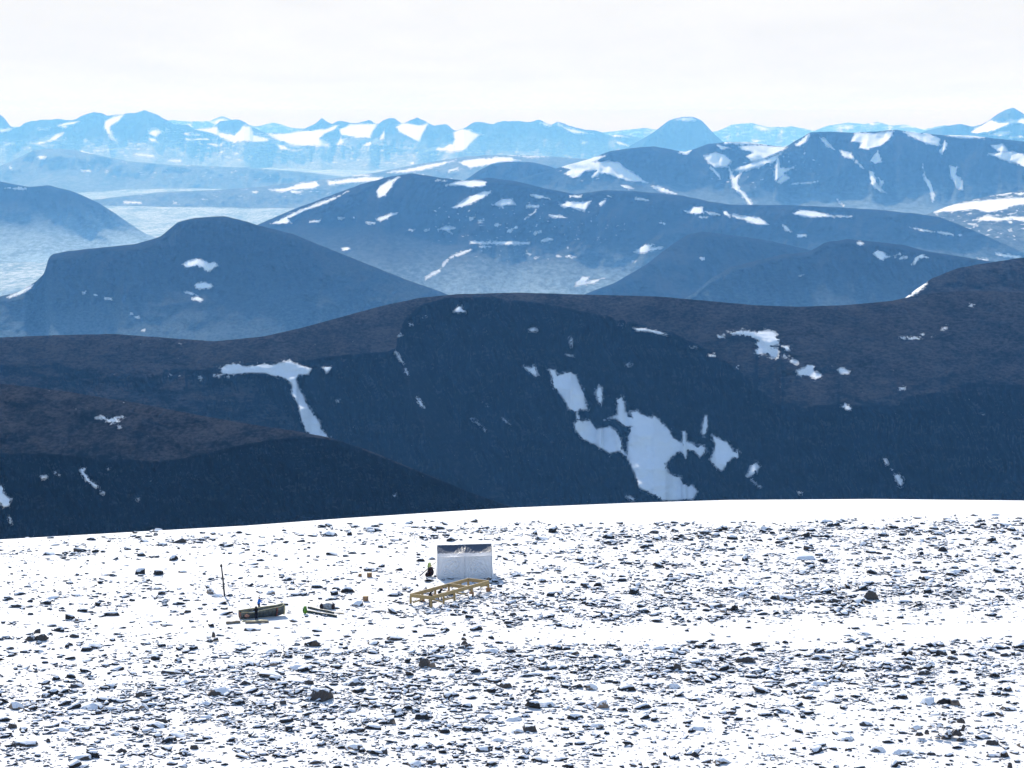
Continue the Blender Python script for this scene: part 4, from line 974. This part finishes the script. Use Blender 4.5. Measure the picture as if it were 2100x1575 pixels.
# ------------------------------------------------------------------ people
def skin_obj(name, nodes, edges, mat, parent, yaw, base, root=0, sub=1):
    me = bpy.data.meshes.new(name)
    me.from_pydata([n[0] for n in nodes], edges, [])
    o = bpy.data.objects.new(name, me)
    COL.objects.link(o)
    md = o.modifiers.new('skin', 'SKIN')
    if not me.skin_vertices:
        me.attributes
    for i, n in enumerate(nodes):
        me.skin_vertices[0].data[i].radius = (n[1], n[2] if len(n) > 2 else n[1])
        me.skin_vertices[0].data[i].use_root = i == root
    sb = o.modifiers.new('sub', 'SUBSURF'); sb.levels = sub; sb.render_levels = sub
    dg = bpy.context.evaluated_depsgraph_get()
    ev = bpy.data.meshes.new_from_object(o.evaluated_get(dg))
    ev.polygons.foreach_set('use_smooth', [True] * len(ev.polygons))
    ev.materials.clear(); ev.materials.append(mat)
    bpy.data.objects.remove(o)
    o = bpy.data.objects.new(name, ev)
    COL.objects.link(o)
    o.parent = parent
    o.rotation_euler = (0, 0, yaw)
    return o

def person(px, py, yaw, label, jacket, trousers, hat, lean=0.0, arm_fwd=(.5, .5), stride=.1, tall=1.76, hood=False, bend_knee=0.0, peak=True):
    g = on_ground(px, py)
    t = thing('person', g, label, 'person')
    s = tall / 1.76
    V = lambda x, y, z: Vector((x * s, y * s, z * s))
    hip = V(0, -0.10 * math.sin(lean), .93 - bend_knee * .12)
    def up(d, x=0.0, y=0.0):                      # a point up the leaning trunk
        return hip + V(x, d * math.sin(lean) + y * math.cos(lean), d * math.cos(lean) - y * math.sin(lean))
    neck, head, crown = up(.55), up(.66, 0, .02), up(.80, 0, .02)
    J = {}
    for sd, af in ((-1, arm_fwd[0]), (1, arm_fwd[1])):
        sho = up(.47, .19 * sd)
        el = sho + V(.05 * sd, .29 * math.sin(af * 1.2), -.29 * math.cos(af * 1.2))
        wr = el + V(-.03 * sd, .25 * math.sin(af * 1.2 + .5), -.25 * math.cos(af * 1.2 + .5))
        hd = (wr - el).normalized()
        kn = V(.11 * sd, stride * sd * .6 + .06 + bend_knee * .22, .50)
        an = V(.13 * sd, stride * sd, .09)
        J[sd] = (sho, el, wr, hd, V(.10 * sd, 0, 0) + hip - V(0, 0, .05), kn, an, an + V(.02 * sd, .17, -.05))
    N, E = [], []
    def nd(p, r, r2=None, frm=None):
        N.append((tuple(p), r * s, (r2 or r) * s)); i = len(N) - 1
        if frm is not None: E.append((frm, i))
        return i
    pel = nd(hip, .12, .10); ab = nd(up(.2), .12, .09, pel); ch = nd(up(.42), .14, .10, ab); nk = nd(neck, .055, .055, ch)
    hd0 = nd(head, .10, .115, nk); cr = nd(crown, .085, .095, hd0)
    nd(up(.665, 0, .14), .018, .018, hd0)                                # nose
    for sd in (-1, 1):
        sho, el, wr, hdv, th, kn, an, toe = J[sd]
        a1 = nd(sho, .055, .055, ch); a2 = nd(el, .042, .042, a1); a3 = nd(wr, .03, .03, a2); pm = nd(wr + hdv * .06 * s, .036, .022, a3)
        side = Vector((1, 0, 0))
        for kf in range(4):
            L = (.075, .085, .08, .06)[kf] * s
            q0 = wr + hdv * .09 * s + side * (kf - 1.5) * .021 * s
            f0 = nd(q0, .011, .011, pm); nd(q0 + hdv * L * .8 + Vector((0, .02, -.02)) * s, .008, .008, f0)
        nd(wr + hdv * .06 * s - side * sd * .055 * s + Vector((0, .02, 0)) * s, .011, .011, pm)
        l1 = nd(th, .085, .085, pel); l2 = nd(kn, .058, .058, l1); l3 = nd(an, .042, .042, l2); nd(toe, .04, .03, l3)
    skin_obj('body', N, E, M_SKIN, t, yaw, g, sub=2)
    N, E = [], []
    pel = nd(up(-.20), .20, .17); ab = nd(up(.12), .20, .17, pel); ch = nd(up(.40), .235, .18, ab); nd(up(.56), .12, .11, ch)
    for sd in (-1, 1):
        sho, el, wr = J[sd][:3]
        a1 = nd(sho, .11, .11, ch); a2 = nd(el, .085, .085, a1); nd(lerp(el, wr, .97), .065, .065, a2)
    skin_obj('jacket', N, E, jacket, t, yaw, g)
    N, E = [], []
    pel = nd(hip + V(0, 0, .06), .185, .15)
    for sd in (-1, 1):
        th, kn, an = J[sd][4:7]
        l1 = nd(th - V(0, 0, .04), .13, .135, pel); l2 = nd(kn, .10, .105, l1); nd(an + V(0, 0, .02), .085, .09, l2)
    skin_obj('trousers', N, E, trousers, t, yaw, g)
    for sd in (-1, 1):
        an, toe = J[sd][6:8]
        N, E = [], []
        a = nd(an + V(0, 0, .06), .07, .075); b = nd(an + V(0, .0, -.04), .075, .065, a); nd(toe, .065, .055, b)
        skin_obj('boot', N, E, M_BOOT, t, yaw, g)
    N, E = [], []
    a = nd(up(.70, 0, -.035), .135, .14); b = nd(up(.79, 0, -.01), .125, .135, a); nd(up(.86, 0, 0), .06, .07, b)
    if hood:
        nd(up(.62, 0, -.06), .09, .06, a)
    elif peak:
        nd(up(.75, 0, .15), .055, .02, a)                                # peak of the cap
    skin_obj('hat', N, E, hat, t, yaw, g, sub=2)
    return t
person(525.6, 1272.4, math.radians(25), 'person in black seen from behind, working at the near side of the cargo trough', M_BLACKCLOTH, M_NAVY, M_BLACKCLOTH, .12, (.9, .7), .06, 1.78, True)
person(530.8, 1252.8, math.radians(-85), 'person in a bright blue jacket standing behind the cargo trough', M_BLUE, M_NAVY, M_BLACKCLOTH, .08, (.8, .55), .1, 1.85, peak=False)
person(902, 1230, math.radians(-80), 'person in black cap bending forward inside the timber frame', M_BLACKCLOTH, M_NAVY, M_BLACKCLOTH, .62, (.75, .95), .16, 1.85)
person(883.2, 1243.5, math.radians(-15), 'person in dark clothes standing upright behind the near corner post of the frame', M_BLACKCLOTH, M_BLACKCLOTH, M_BLACKCLOTH, .05, (.35, .4), .14, 1.88, True)
# ------------------------------------------------------------------ stones: the ones that show largest are things of their own
ZA = lambda x, y: (0 + x / 2.837, 1020 + y / 2.837)
ZB = lambda x, y: (700 + x / 2.837, 1020 + y / 2.837)
ZC = lambda x, y: (1400 + x / 2.837, 1020 + y / 2.837)
ZH = lambda x, y: (1850 + x / 8.4, 1430 + y / 8.4)
ZT = lambda x, y: (800 + x / 8.077, 1080 + y / 8.077)
# landmarks: label, phrase used by neighbours
MARKS = [  # zoom, x, bottom, w, h, label, phrase
 (ZA, 1275, 1155, 150, 72, 'd', 'long black hollow boulder with a snow-filled front in the left rubble', 'the black hollow boulder'),
 (ZA, 1850, 1185, 170, 100, 'd', 'biggest boulder left of centre, dark left face and snowy right flank', 'the biggest left-centre boulder'),
 (ZA, 1000, 1028, 135, 36, 'd', 'smooth grey slab lying alone on clean snow left of centre', 'the smooth grey slab'),
 (ZB, 1335, 922, 112, 44, 'd', 'smooth rounded grey boulder right of centre, bare on top', 'the smooth rounded boulder'),
 (ZC, 370, 960, 122, 58, 'd', 'two-faced boulder, brown left half and blue snowy right half', 'the two-faced boulder'),
 (ZB, 320, 832, 122, 40, 'd', 'low triangular dark stone on clean snow below the timber frame', 'the low triangular stone'),
 (ZB, 1025, 458, 92, 32, 'd', 'flat-topped dark boulder just right of the white shelter', 'the flat boulder right of the shelter'),
 (ZB, 85, 632, 88, 42, 's', 'blocky blue-grey stone between the bundle and the timber frame', 'the blocky blue-grey stone'),
 (ZC, 710, 360, 150, 46, 's', 'broad broken boulder, brown left end, high on the right plateau', 'the broad broken boulder'),
 (ZC, 1095, 595, 100, 78, 'd', 'tall split black boulder ringed with snow in the right rock belt', 'the split black boulder'),
 (ZC, 235, 1550, 122, 52, 's', 'broad snow-capped boulder at the bottom edge right of centre', 'the bottom-edge boulder'),
 (ZB, 1520, 1225, 84, 66, 's', 'upright pointed grey stone beside streaked rubble right of centre', 'the upright pointed grey stone'),
 (ZC, 800, 945, 142, 46, 'd', 'long wedge stone with a raised left tip and snowy underside', 'the long wedge stone'),
 (ZC, 1500, 920, 82, 46, 'd', 'round dark boulder at right with clean snow before it', 'the round dark boulder'),
 (ZC, 1430, 1205, 100, 52, 's', 'rounded white boulder with a dark left rim, lower right', 'the white boulder with dark rim'),
 (ZA, 90, 1235, 112, 62, 's', 'snowy knobbly boulder at the left edge of the lower rubble', 'the knobbly left-edge boulder'),
 (ZB, 490, 990, 84, 70, 'd', 'black boulder with a white snow slab leaning on its right', 'the black boulder with snow slab'),
 (ZA, 1045, 265, 85, 42, 'd', 'dark boulder near the skyline on the left, highest of its patch', 'the dark skyline boulder'),
 (ZB, 1560, 270, 110, 36, 'd', 'broad dark boulder right of the shelter near the smooth snowfield', 'the broad boulder by the snowfield'),
 (ZC, 145, 215, 100, 38, 'd', 'long dark boulder right of the shelter near the snowfield edge', 'the long boulder by the snowfield'),
]
HAND = []
def add(Z, kind, *rows):
    for i in range(0, len(rows), 4):
        HAND.append((Z, rows[i], rows[i + 1], rows[i + 2], rows[i + 3], kind))
add(ZA, 'd', 440, 722, 50, 25, 295, 752, 80, 18, 430, 815, 60, 30, 405, 862, 45, 25, 225, 902, 65, 25, 55, 885, 50, 25, 535, 878, 130, 20, 845, 858, 70, 18, 1460, 778, 85, 22, 270, 1115, 70, 30, 430, 1108, 45, 30, 265, 1165, 65, 35, 350, 1160, 40, 30, 250, 1245, 45, 20, 815, 1165, 60, 50, 1425, 1090, 70, 40, 1665, 1145, 70, 35, 1800, 1090, 60, 40, 270, 1285, 70, 30, 520, 1235, 160, 20, 700, 1235, 60, 20, 1180, 1215, 120, 25, 920, 1340, 150, 22, 1030, 1395, 120, 18, 695, 1485, 80, 40, 130, 1450, 180, 20, 465, 1528, 130, 20, 475, 1572, 80, 25, 740, 305, 50, 20, 290, 335, 80, 15, 840, 260, 60, 20, 1910, 225, 120, 45, 1625, 245, 60, 20, 440, 575, 60, 20, 50, 595, 70, 30, 95, 640, 100, 12, 525, 670, 50, 18, 1520, 370, 50, 20, 1480, 408, 50, 12, 1010, 670, 60, 18, 1840, 1165, 60, 30, 200, 1320, 50, 22)
add(ZA, 's', 1575, 905, 80, 35, 830, 1235, 80, 45, 1740, 1005, 150, 45, 1590, 980, 50, 35, 1570, 1050, 180, 40, 345, 1270, 60, 25, 365, 1360, 80, 30, 720, 1572, 60, 30, 670, 1385, 60, 25, 1510, 1425, 90, 25, 1220, 560, 60, 40, 1265, 580, 70, 25, 1575, 565, 55, 32, 1200, 1290, 80, 30, 1060, 1570, 60, 26)
add(ZA, 'w', 250, 224, 80, 24, 340, 217, 40, 20, 450, 214, 60, 34, 535, 204, 40, 22, 920, 190, 50, 22, 160, 232, 40, 18, 395, 214, 30, 16, 610, 202, 34, 14)
add(ZA, 'b', 470, 1095, 30, 25, 1645, 1205, 45, 40, 70, 1345, 60, 40, 1890, 1285, 40, 25, 1740, 1480, 65, 25, 1130, 1465, 60, 35, 280, 1425, 30, 30, 1060, 1475, 40, 26, 440, 720, 40, 18)
add(ZB, 'd', 65, 328, 55, 20, 525, 362, 50, 18, 175, 430, 100, 25, 1460, 392, 70, 15, 340, 570, 55, 30, 785, 810, 60, 18, 370, 888, 60, 20, 585, 935, 90, 25, 1660, 965, 70, 40, 1955, 1010, 60, 60, 1180, 1005, 80, 40, 890, 1010, 50, 25, 1285, 1000, 50, 30, 955, 1110, 80, 45, 80, 1095, 130, 60, 1370, 1110, 80, 40, 1180, 1220, 140, 25, 285, 1320, 70, 50, 440, 1290, 70, 25, 45, 1250, 90, 28, 480, 1460, 110, 28, 240, 1495, 70, 45, 280, 1385, 50, 20, 390, 155, 50, 20, 160, 185, 70, 22, 565, 185, 110, 30, 840, 185, 60, 25, 1485, 255, 50, 20, 1170, 248, 90, 15, 1820, 210, 60, 30, 1940, 200, 50, 25, 930, 308, 40, 12, 1290, 650, 70, 30, 1000, 690, 50, 28, 1550, 720, 70, 28, 1215, 748, 50, 15, 770, 145, 50, 24, 980, 620, 40, 20, 660, 640, 60, 34, 1560, 1075, 60, 26)
add(ZB, 's', 870, 905, 110, 40, 1850, 885, 80, 30, 1930, 905, 90, 45, 1460, 1120, 70, 45, 1930, 1110, 100, 40, 850, 1285, 80, 30, 70, 1470, 120, 50, 910, 1420, 80, 30, 1480, 1335, 100, 25, 1190, 425, 40, 22, 430, 1565, 120, 46, 105, 1018, 60, 30, 530, 990, 44, 50, 1000, 1300, 110, 34, 640, 1045, 50, 30, 1440, 1225, 80, 34)
add(ZB, 'b', 1605, 890, 55, 25, 890, 1210, 70, 25, 30, 1462, 60, 26, 1170, 1132, 80, 18)
add(ZC, 'd', 70, 215, 50, 20, 490, 190, 100, 22, 830, 150, 100, 25, 110, 310, 50, 20, 225, 310, 70, 20, 430, 250, 50, 18, 1490, 220, 80, 30, 1450, 245, 80, 25, 1880, 170, 100, 30, 1870, 430, 60, 22, 1550, 485, 60, 28, 1790, 490, 70, 25, 1480, 520, 60, 30, 735, 545, 65, 25, 870, 612, 90, 40, 790, 612, 60, 28, 600, 600, 150, 35, 340, 575, 100, 35, 190, 645, 130, 30, 1960, 580, 50, 20, 1540, 595, 60, 20, 370, 695, 60, 18, 1060, 802, 90, 25, 265, 935, 55, 30, 280, 985, 60, 35, 130, 960, 70, 25, 180, 1005, 80, 25, 855, 905, 60, 25, 1575, 945, 70, 35, 1480, 850, 60, 20, 1300, 1000, 90, 40, 1400, 1030, 90, 40, 1000, 930, 60, 25, 945, 985, 40, 25, 650, 1020, 80, 20, 345, 1015, 70, 20, 50, 1075, 90, 40, 1495, 1095, 50, 25, 1100, 1125, 35, 22, 1290, 1170, 50, 20, 1360, 1350, 80, 30, 1900, 1240, 110, 18, 1120, 185, 60, 20, 1540, 130, 60, 22, 1820, 105, 50, 16, 1700, 108, 50, 10, 1950, 245, 60, 22, 1060, 275, 60, 24, 1760, 880, 90, 26, 1880, 925, 70, 30)
add(ZC, 's', 1240, 440, 55, 30, 1580, 445, 120, 25, 1240, 530, 50, 22, 240, 670, 50, 30, 1445, 975, 50, 25, 800, 1095, 120, 35, 1590, 1210, 70, 50, 760, 1195, 45, 20, 580, 1255, 120, 25, 1130, 1355, 40, 25, 960, 1415, 90, 35, 1140, 1480, 110, 45, 1290, 1495, 150, 25, 505, 1505, 50, 18, 90, 1355, 100, 20, 1040, 600, 100, 26, 400, 960, 60, 44)
add(ZC, 'b', 1880, 545, 80, 30, 1260, 945, 100, 25, 625, 1100, 90, 35, 1360, 1085, 80, 20, 720, 1258, 80, 22, 585, 1305, 45, 20, 250, 1295, 50, 25, 1800, 1440, 90, 40, 1450, 1500, 60, 25, 820, 1575, 60, 20, 1905, 1575, 30, 45, 1815, 1510, 100, 18, 60, 850, 90, 15, 1690, 955, 70, 22)
add(ZT, 'd', 860, 832, 60, 38, 935, 842, 44, 30, 995, 836, 50, 28, 1100, 818, 64, 26, 1240, 800, 30, 26, 1500, 818, 130, 34, 750, 832, 60, 42, 870, 884, 70, 28, 1690, 800, 60, 40, 1745, 790, 50, 24)
add(ZT, 's', 1640, 884, 100, 78, 1090, 1345, 100, 90, 1470, 1110, 110, 60, 320, 1030, 90, 44, 690, 545, 120, 60)
# heaps: base row, then stones
HEAPS = [
 (ZH, 700, 'the big stone heap at lower right', 'dark stone in the big heap of stones at lower right', [(720, 385, 80, 60), (640, 375, 50, 45), (905, 370, 60, 50), (1010, 430, 150, 120), (850, 430, 160, 70), (650, 520, 140, 80), (510, 520, 130, 60), (560, 600, 150, 60), (800, 640, 160, 120), (1050, 560, 80, 120), (950, 645, 170, 140), (430, 640, 90, 100), (600, 690, 130, 60), (760, 715, 200, 110), (1030, 760, 210, 115), (250, 560, 220, 100), (300, 660, 170, 80)]),
 (ZB, 878, 'the tall stone cairn', 'snowy stone of the tall narrow cairn below the shelter', [(700, 878, 56, 26), (745, 880, 44, 22), (716, 856, 50, 30), (714, 830, 34, 28), (716, 806, 20, 20)]),
 (ZA, 838, 'the small pointed cairn', 'stone of the small pointed cairn below the cargo trough', [(1222, 838, 48, 26), (1255, 836, 34, 26), (1242, 814, 24, 44)]),
 (ZA, 832, 'the jagged far-left heap', 'dark stone of the jagged heap far left, below the skyline', [(180, 832, 74, 42), (240, 832, 90, 52), (222, 792, 44, 40)]),
]
def stone_mat(name, shift, browny):
    m = STONE.copy(); m.name = name
    nt = m.node_tree
    for n in nt.nodes:
        if n.bl_idname == 'ShaderNodeMix' and not n.inputs[6].is_linked and not n.inputs[7].is_linked:
            for q in (6, 7):
                c = n.inputs[q].default_value
                n.inputs[q].default_value = (c[0] * 2.4, c[1] * 2.4, c[2] * 2.4, 1)
        if n.bl_idname == 'ShaderNodeMapRange':
            if abs(n.inputs['From Min'].default_value - 0.60) < 1e-4:
                n.inputs['From Min'].default_value += shift; n.inputs['From Max'].default_value += shift
            elif browny:
                n.inputs['From Min'].default_value = 0.30; n.inputs['From Max'].default_value = 0.45
    return m
SM = {'d': stone_mat('dark_stone', 0.05, False), 's': stone_mat('snowy_stone_face', -0.22, False), 'b': stone_mat('brown_stone', 0.16, True), 'w': stone_mat('snow_covered_stone', -0.6, False)}
COLW = {'d': 'dark', 's': 'snow-dusted grey', 'b': 'brown', 'w': 'snow-covered'}
rs = np.random.RandomState(77)
LANDMARKS = [(950, 1150, 'the white shelter'), (925, 1215, 'the timber frame'), (540, 1258, 'the cargo trough'), (458, 1200, 'the tall pole'), (650, 1256, 'the lime green rucksack'), (757, 1180, 'the wooden boxes'), (1720, 1251, 'the lone weathered board')]
BIG = []                                          # (px, py, w px, name-less record) for labels
def put_stone(px, py, w, h, kind, lift_px=0.0, base_py=None, seed=None):
    g = on_ground(px, base_py or py)
    ppm = F0 / (g.y * CP)
    W = w / ppm
    Hh = max(0.22 * W, (h - 0.10 * w) / ppm)
    Dp = W * rs.uniform(.6, .9)
    q, f = hull(rs, rs.randint(9, 17), 5 if w > 30 else (3 if w > 14 else 1), 0.16)
    q = q * np.array([W / 2, Dp / 2, Hh / 2])[None]
    q[:, 2] += q[:, 0] * rs.normal(0, .10)
    a = rs.uniform(-.25, .25)
    R = np.array([[math.cos(a), -math.sin(a), 0], [math.sin(a), math.cos(a), 0], [0, 0, 1]])
    q = q @ R.T
    me = bpy.data.meshes.new('stone')
    set_mesh(me, q, f)
    me.materials.append(SM[kind])
    nm = 'boulder' if W > 1.6 else 'stone'
    o = bpy.data.objects.new(nm, me)
    zl = lift_px / ppm
    o.location = (g.x, g.y + (Dp * .3 if not base_py else rs.uniform(-.2, .3)), g.z - (0.10 * Hh if zl <= 0 else 0) + zl)
    COL.objects.link(o)
    return o
for Z, x, y, w, h, kd, label, phrase in MARKS:
    px, py = Z(x, y); s = 2.837
    o = put_stone(px, py, w / s, h / s, kd)
    tag(o, label, 'boulder', 'boulders and stones on the snowy plateau')
    LANDMARKS.append((px, py - h / s / 2, phrase))
for Z, by, phrase, lab, rows in HEAPS:
    s = 8.4 if Z is ZH else 2.837
    xs = [Z(r[0], r[1]) for r in rows]
    LANDMARKS.append((sum(p[0] for p in xs) / len(xs), sum(p[1] for p in xs) / len(xs), phrase))
    order = sorted(range(len(rows)), key=lambda i: rows[i][1])
    ords = ['topmost', 'second from the top', 'third from the top', 'fourth from the top', 'fifth from the top', 'sixth from the top', 'seventh from the top', 'eighth from the top', 'ninth from the top', 'tenth from the top']
    for n, i in enumerate(order):
        x, y, w, h = rows[i]
        px, py = Z(x, y)
        o = put_stone(px, py, w / s, h / s, 'd' if rs.rand() < .75 else 's', max(0, by - y) / s, Z(x, max(by, y))[1])
        back = len(order) - 1 - n
        where = ords[n] if n < 9 else ['lowest', 'second lowest', 'third lowest', 'fourth lowest', 'fifth lowest', 'sixth lowest', 'seventh lowest', 'eighth lowest'][back]
        tag(o, lab + ', ' + where, 'stone', 'stones of ' + phrase)
for Z, x, y, w, h, kd in HAND:
    s = 8.077 if Z is ZT else 2.837
    px, py = Z(x, y)
    o = put_stone(px, py, w / s, h / s, kd)
    BIG.append((px, py, w / s, h / s, kd, o))

# ---- the rest: one mesh of small stones, the largest of them again as things
NSTUFF = 58000
n_try = 690000
px = rs.uniform(-520, 2620, n_try); py = rs.uniform(1050, 1640, n_try)
keep = rs.rand(n_try) < density(px, py) * 0.36
keep &= ~((px > 452) & (px < 565) & (py > 1268) & (py < 1288)) & ~((px > 488) & (px < 592) & (py > 1246) & (py < 1274)) & ~((px > 893) & (px < 1012) & (py > 1110) & (py < 1182))
px, py = px[keep][:NSTUFF], py[keep][:NSTUFF]
print('STONES', len(px), keep.sum())
wp = np.clip(np.exp(rs.normal(math.log(4.7), 0.70, len(px))), 1.8, 30) * (0.8 + 0.25 * sstep(1080, 1450, py))
Y = CAMZ / tan_at(py)
for _ in range(8):
    X = x_at(px, py, Y)
    Y = (CAMZ - ground_z(X, Y)) / tan_at(py)
X = x_at(px, py, Y)
Zg = ground_z(X, Y)
W = wp / (F0 / (Y * CP))
ratio = np.clip(rs.normal(.31, .12, len(px)), .12, .85)
big = np.argsort(-wp)[:max(0, 296 - len(BIG) - len(MARKS) - sum(len(h[4]) for h in HEAPS))]
big = big[(px[big] > 5) & (px[big] < 2095) & (py[big] < 1570)]
isbig = np.zeros(len(px), bool); isbig[big] = True
for i in big:
    kd = 'dsb'[int(rs.choice(3, p=[.6, .3, .1]))]
    o = put_stone(px[i], py[i], wp[i], wp[i] * (ratio[i] + .1), kd)
    BIG.append((px[i], py[i], wp[i], wp[i] * (ratio[i] + .1), kd, o))
VS, FS, base = [], [], 0
for i in np.nonzero(~isbig)[0]:
    q, f = PROT[rs.randint(70)]
    a = rs.uniform(0, 6.283)
    c, s = math.cos(a), math.sin(a)
    sx, sy, sz = W[i] / 2 * rs.uniform(.85, 1.5), W[i] / 2 * rs.uniform(.5, .95), W[i] / 2 * ratio[i]
    tl = rs.normal(0, .14); 
    q = q * np.array([sx, sy, sz])
    q = np.stack([q[:, 0] * c - q[:, 1] * s, q[:, 0] * s + q[:, 1] * c, q[:, 2] + tl * q[:, 0]], -1)
    q = q + np.array([X[i], Y[i], Zg[i] - sz * .25])
    VS.append(q); FS.append(f + base); base += len(q)
me = bpy.data.meshes.new('small_stones')
set_mesh(me, np.concatenate(VS), np.concatenate(FS))
me.materials.append(STONE)
so_ = bpy.data.objects.new('small_stones', me)
COL.objects.link(so_)
so_['kind'] = 'stuff'

# ---- labels: look, then where it lies from the nearest landmark
def where(dx, dy):
    dy *= 2.2
    if abs(dx) > 2.2 * abs(dy): return 'right of' if dx > 0 else 'left of'
    if abs(dy) > 2.2 * abs(dx): return 'in front of' if dy > 0 else 'behind'
    return ('in front and ' if dy > 0 else 'behind and ') + ('right of' if dx > 0 else 'left of')
NUM = ['nearest', 'second', 'third', 'fourth', 'fifth', 'sixth', 'seventh', 'eighth', 'ninth', 'tenth', 'eleventh', 'twelfth']
groups = {}
for px_, py_, w_, h_, kd, o in BIG:
    l = min(LANDMARKS, key=lambda l: (l[0] - px_) ** 2 + ((l[1] - py_) * 2.2) ** 2)
    dx, dy = px_ - l[0], py_ - l[1]
    r = h_ / w_
    size = 'small' if w_ < 15 else ('medium' if w_ < 28 else 'large')
    shape = 'flat ' if r < .30 else ('upright ' if r > .62 else '')
    desc = f'{size} {shape}{COLW[kd]} stone'
    groups.setdefault((desc, where(dx, dy), l[2]), []).append((math.hypot(dx, dy * 2.2), o))
for (desc, wh, ph), lst in groups.items():
    lst.sort(key=lambda t: t[0])
    for n, (d, o) in enumerate(lst):
        desc = desc.replace('snow-dusted grey', 'snowy grey')
        wh = wh.replace('in front and ', 'front-').replace('behind and ', 'back-')
        lab = f'{desc} {wh} {ph}' if len(lst) == 1 else f'{NUM[min(n, 11)]} {desc} {wh} {ph}'
        tag(o, lab, 'stone', 'boulders and stones on the snowy plateau')
# ------------------------------------------------------------------ the air
hm = bpy.data.materials.new('haze_air')
hm.use_nodes = True
ht = hm.node_tree
ht.nodes.remove(ht.nodes['Principled BSDF'])
hv = ht.nodes.new('ShaderNodeVolumePrincipled')
hv.inputs['Color'].default_value = HAZE_COLOUR
hv.inputs['Absorption Color'].default_value = (1, 1, 1, 1)
hv.inputs['Density'].default_value = HAZE_DENSITY
hv.inputs['Anisotropy'].default_value = HAZE_G
ht.links.new(hv.outputs[0], ht.nodes['Material Output'].inputs['Volume'])
bm = bmesh.new()
bmesh.ops.create_cube(bm, size=1.0)
bmesh.ops.scale(bm, vec=(64000, 80000, 1480), verts=bm.verts)
bmesh.ops.translate(bm, vec=(0, 36000, 380 - 740), verts=bm.verts)
hme = bpy.data.meshes.new('haze')
bm.to_mesh(hme)
bm.free()
hme.materials.append(hm)
haze = bpy.data.objects.new('haze', hme)
COL.objects.link(haze)
haze['kind'] = 'stuff'
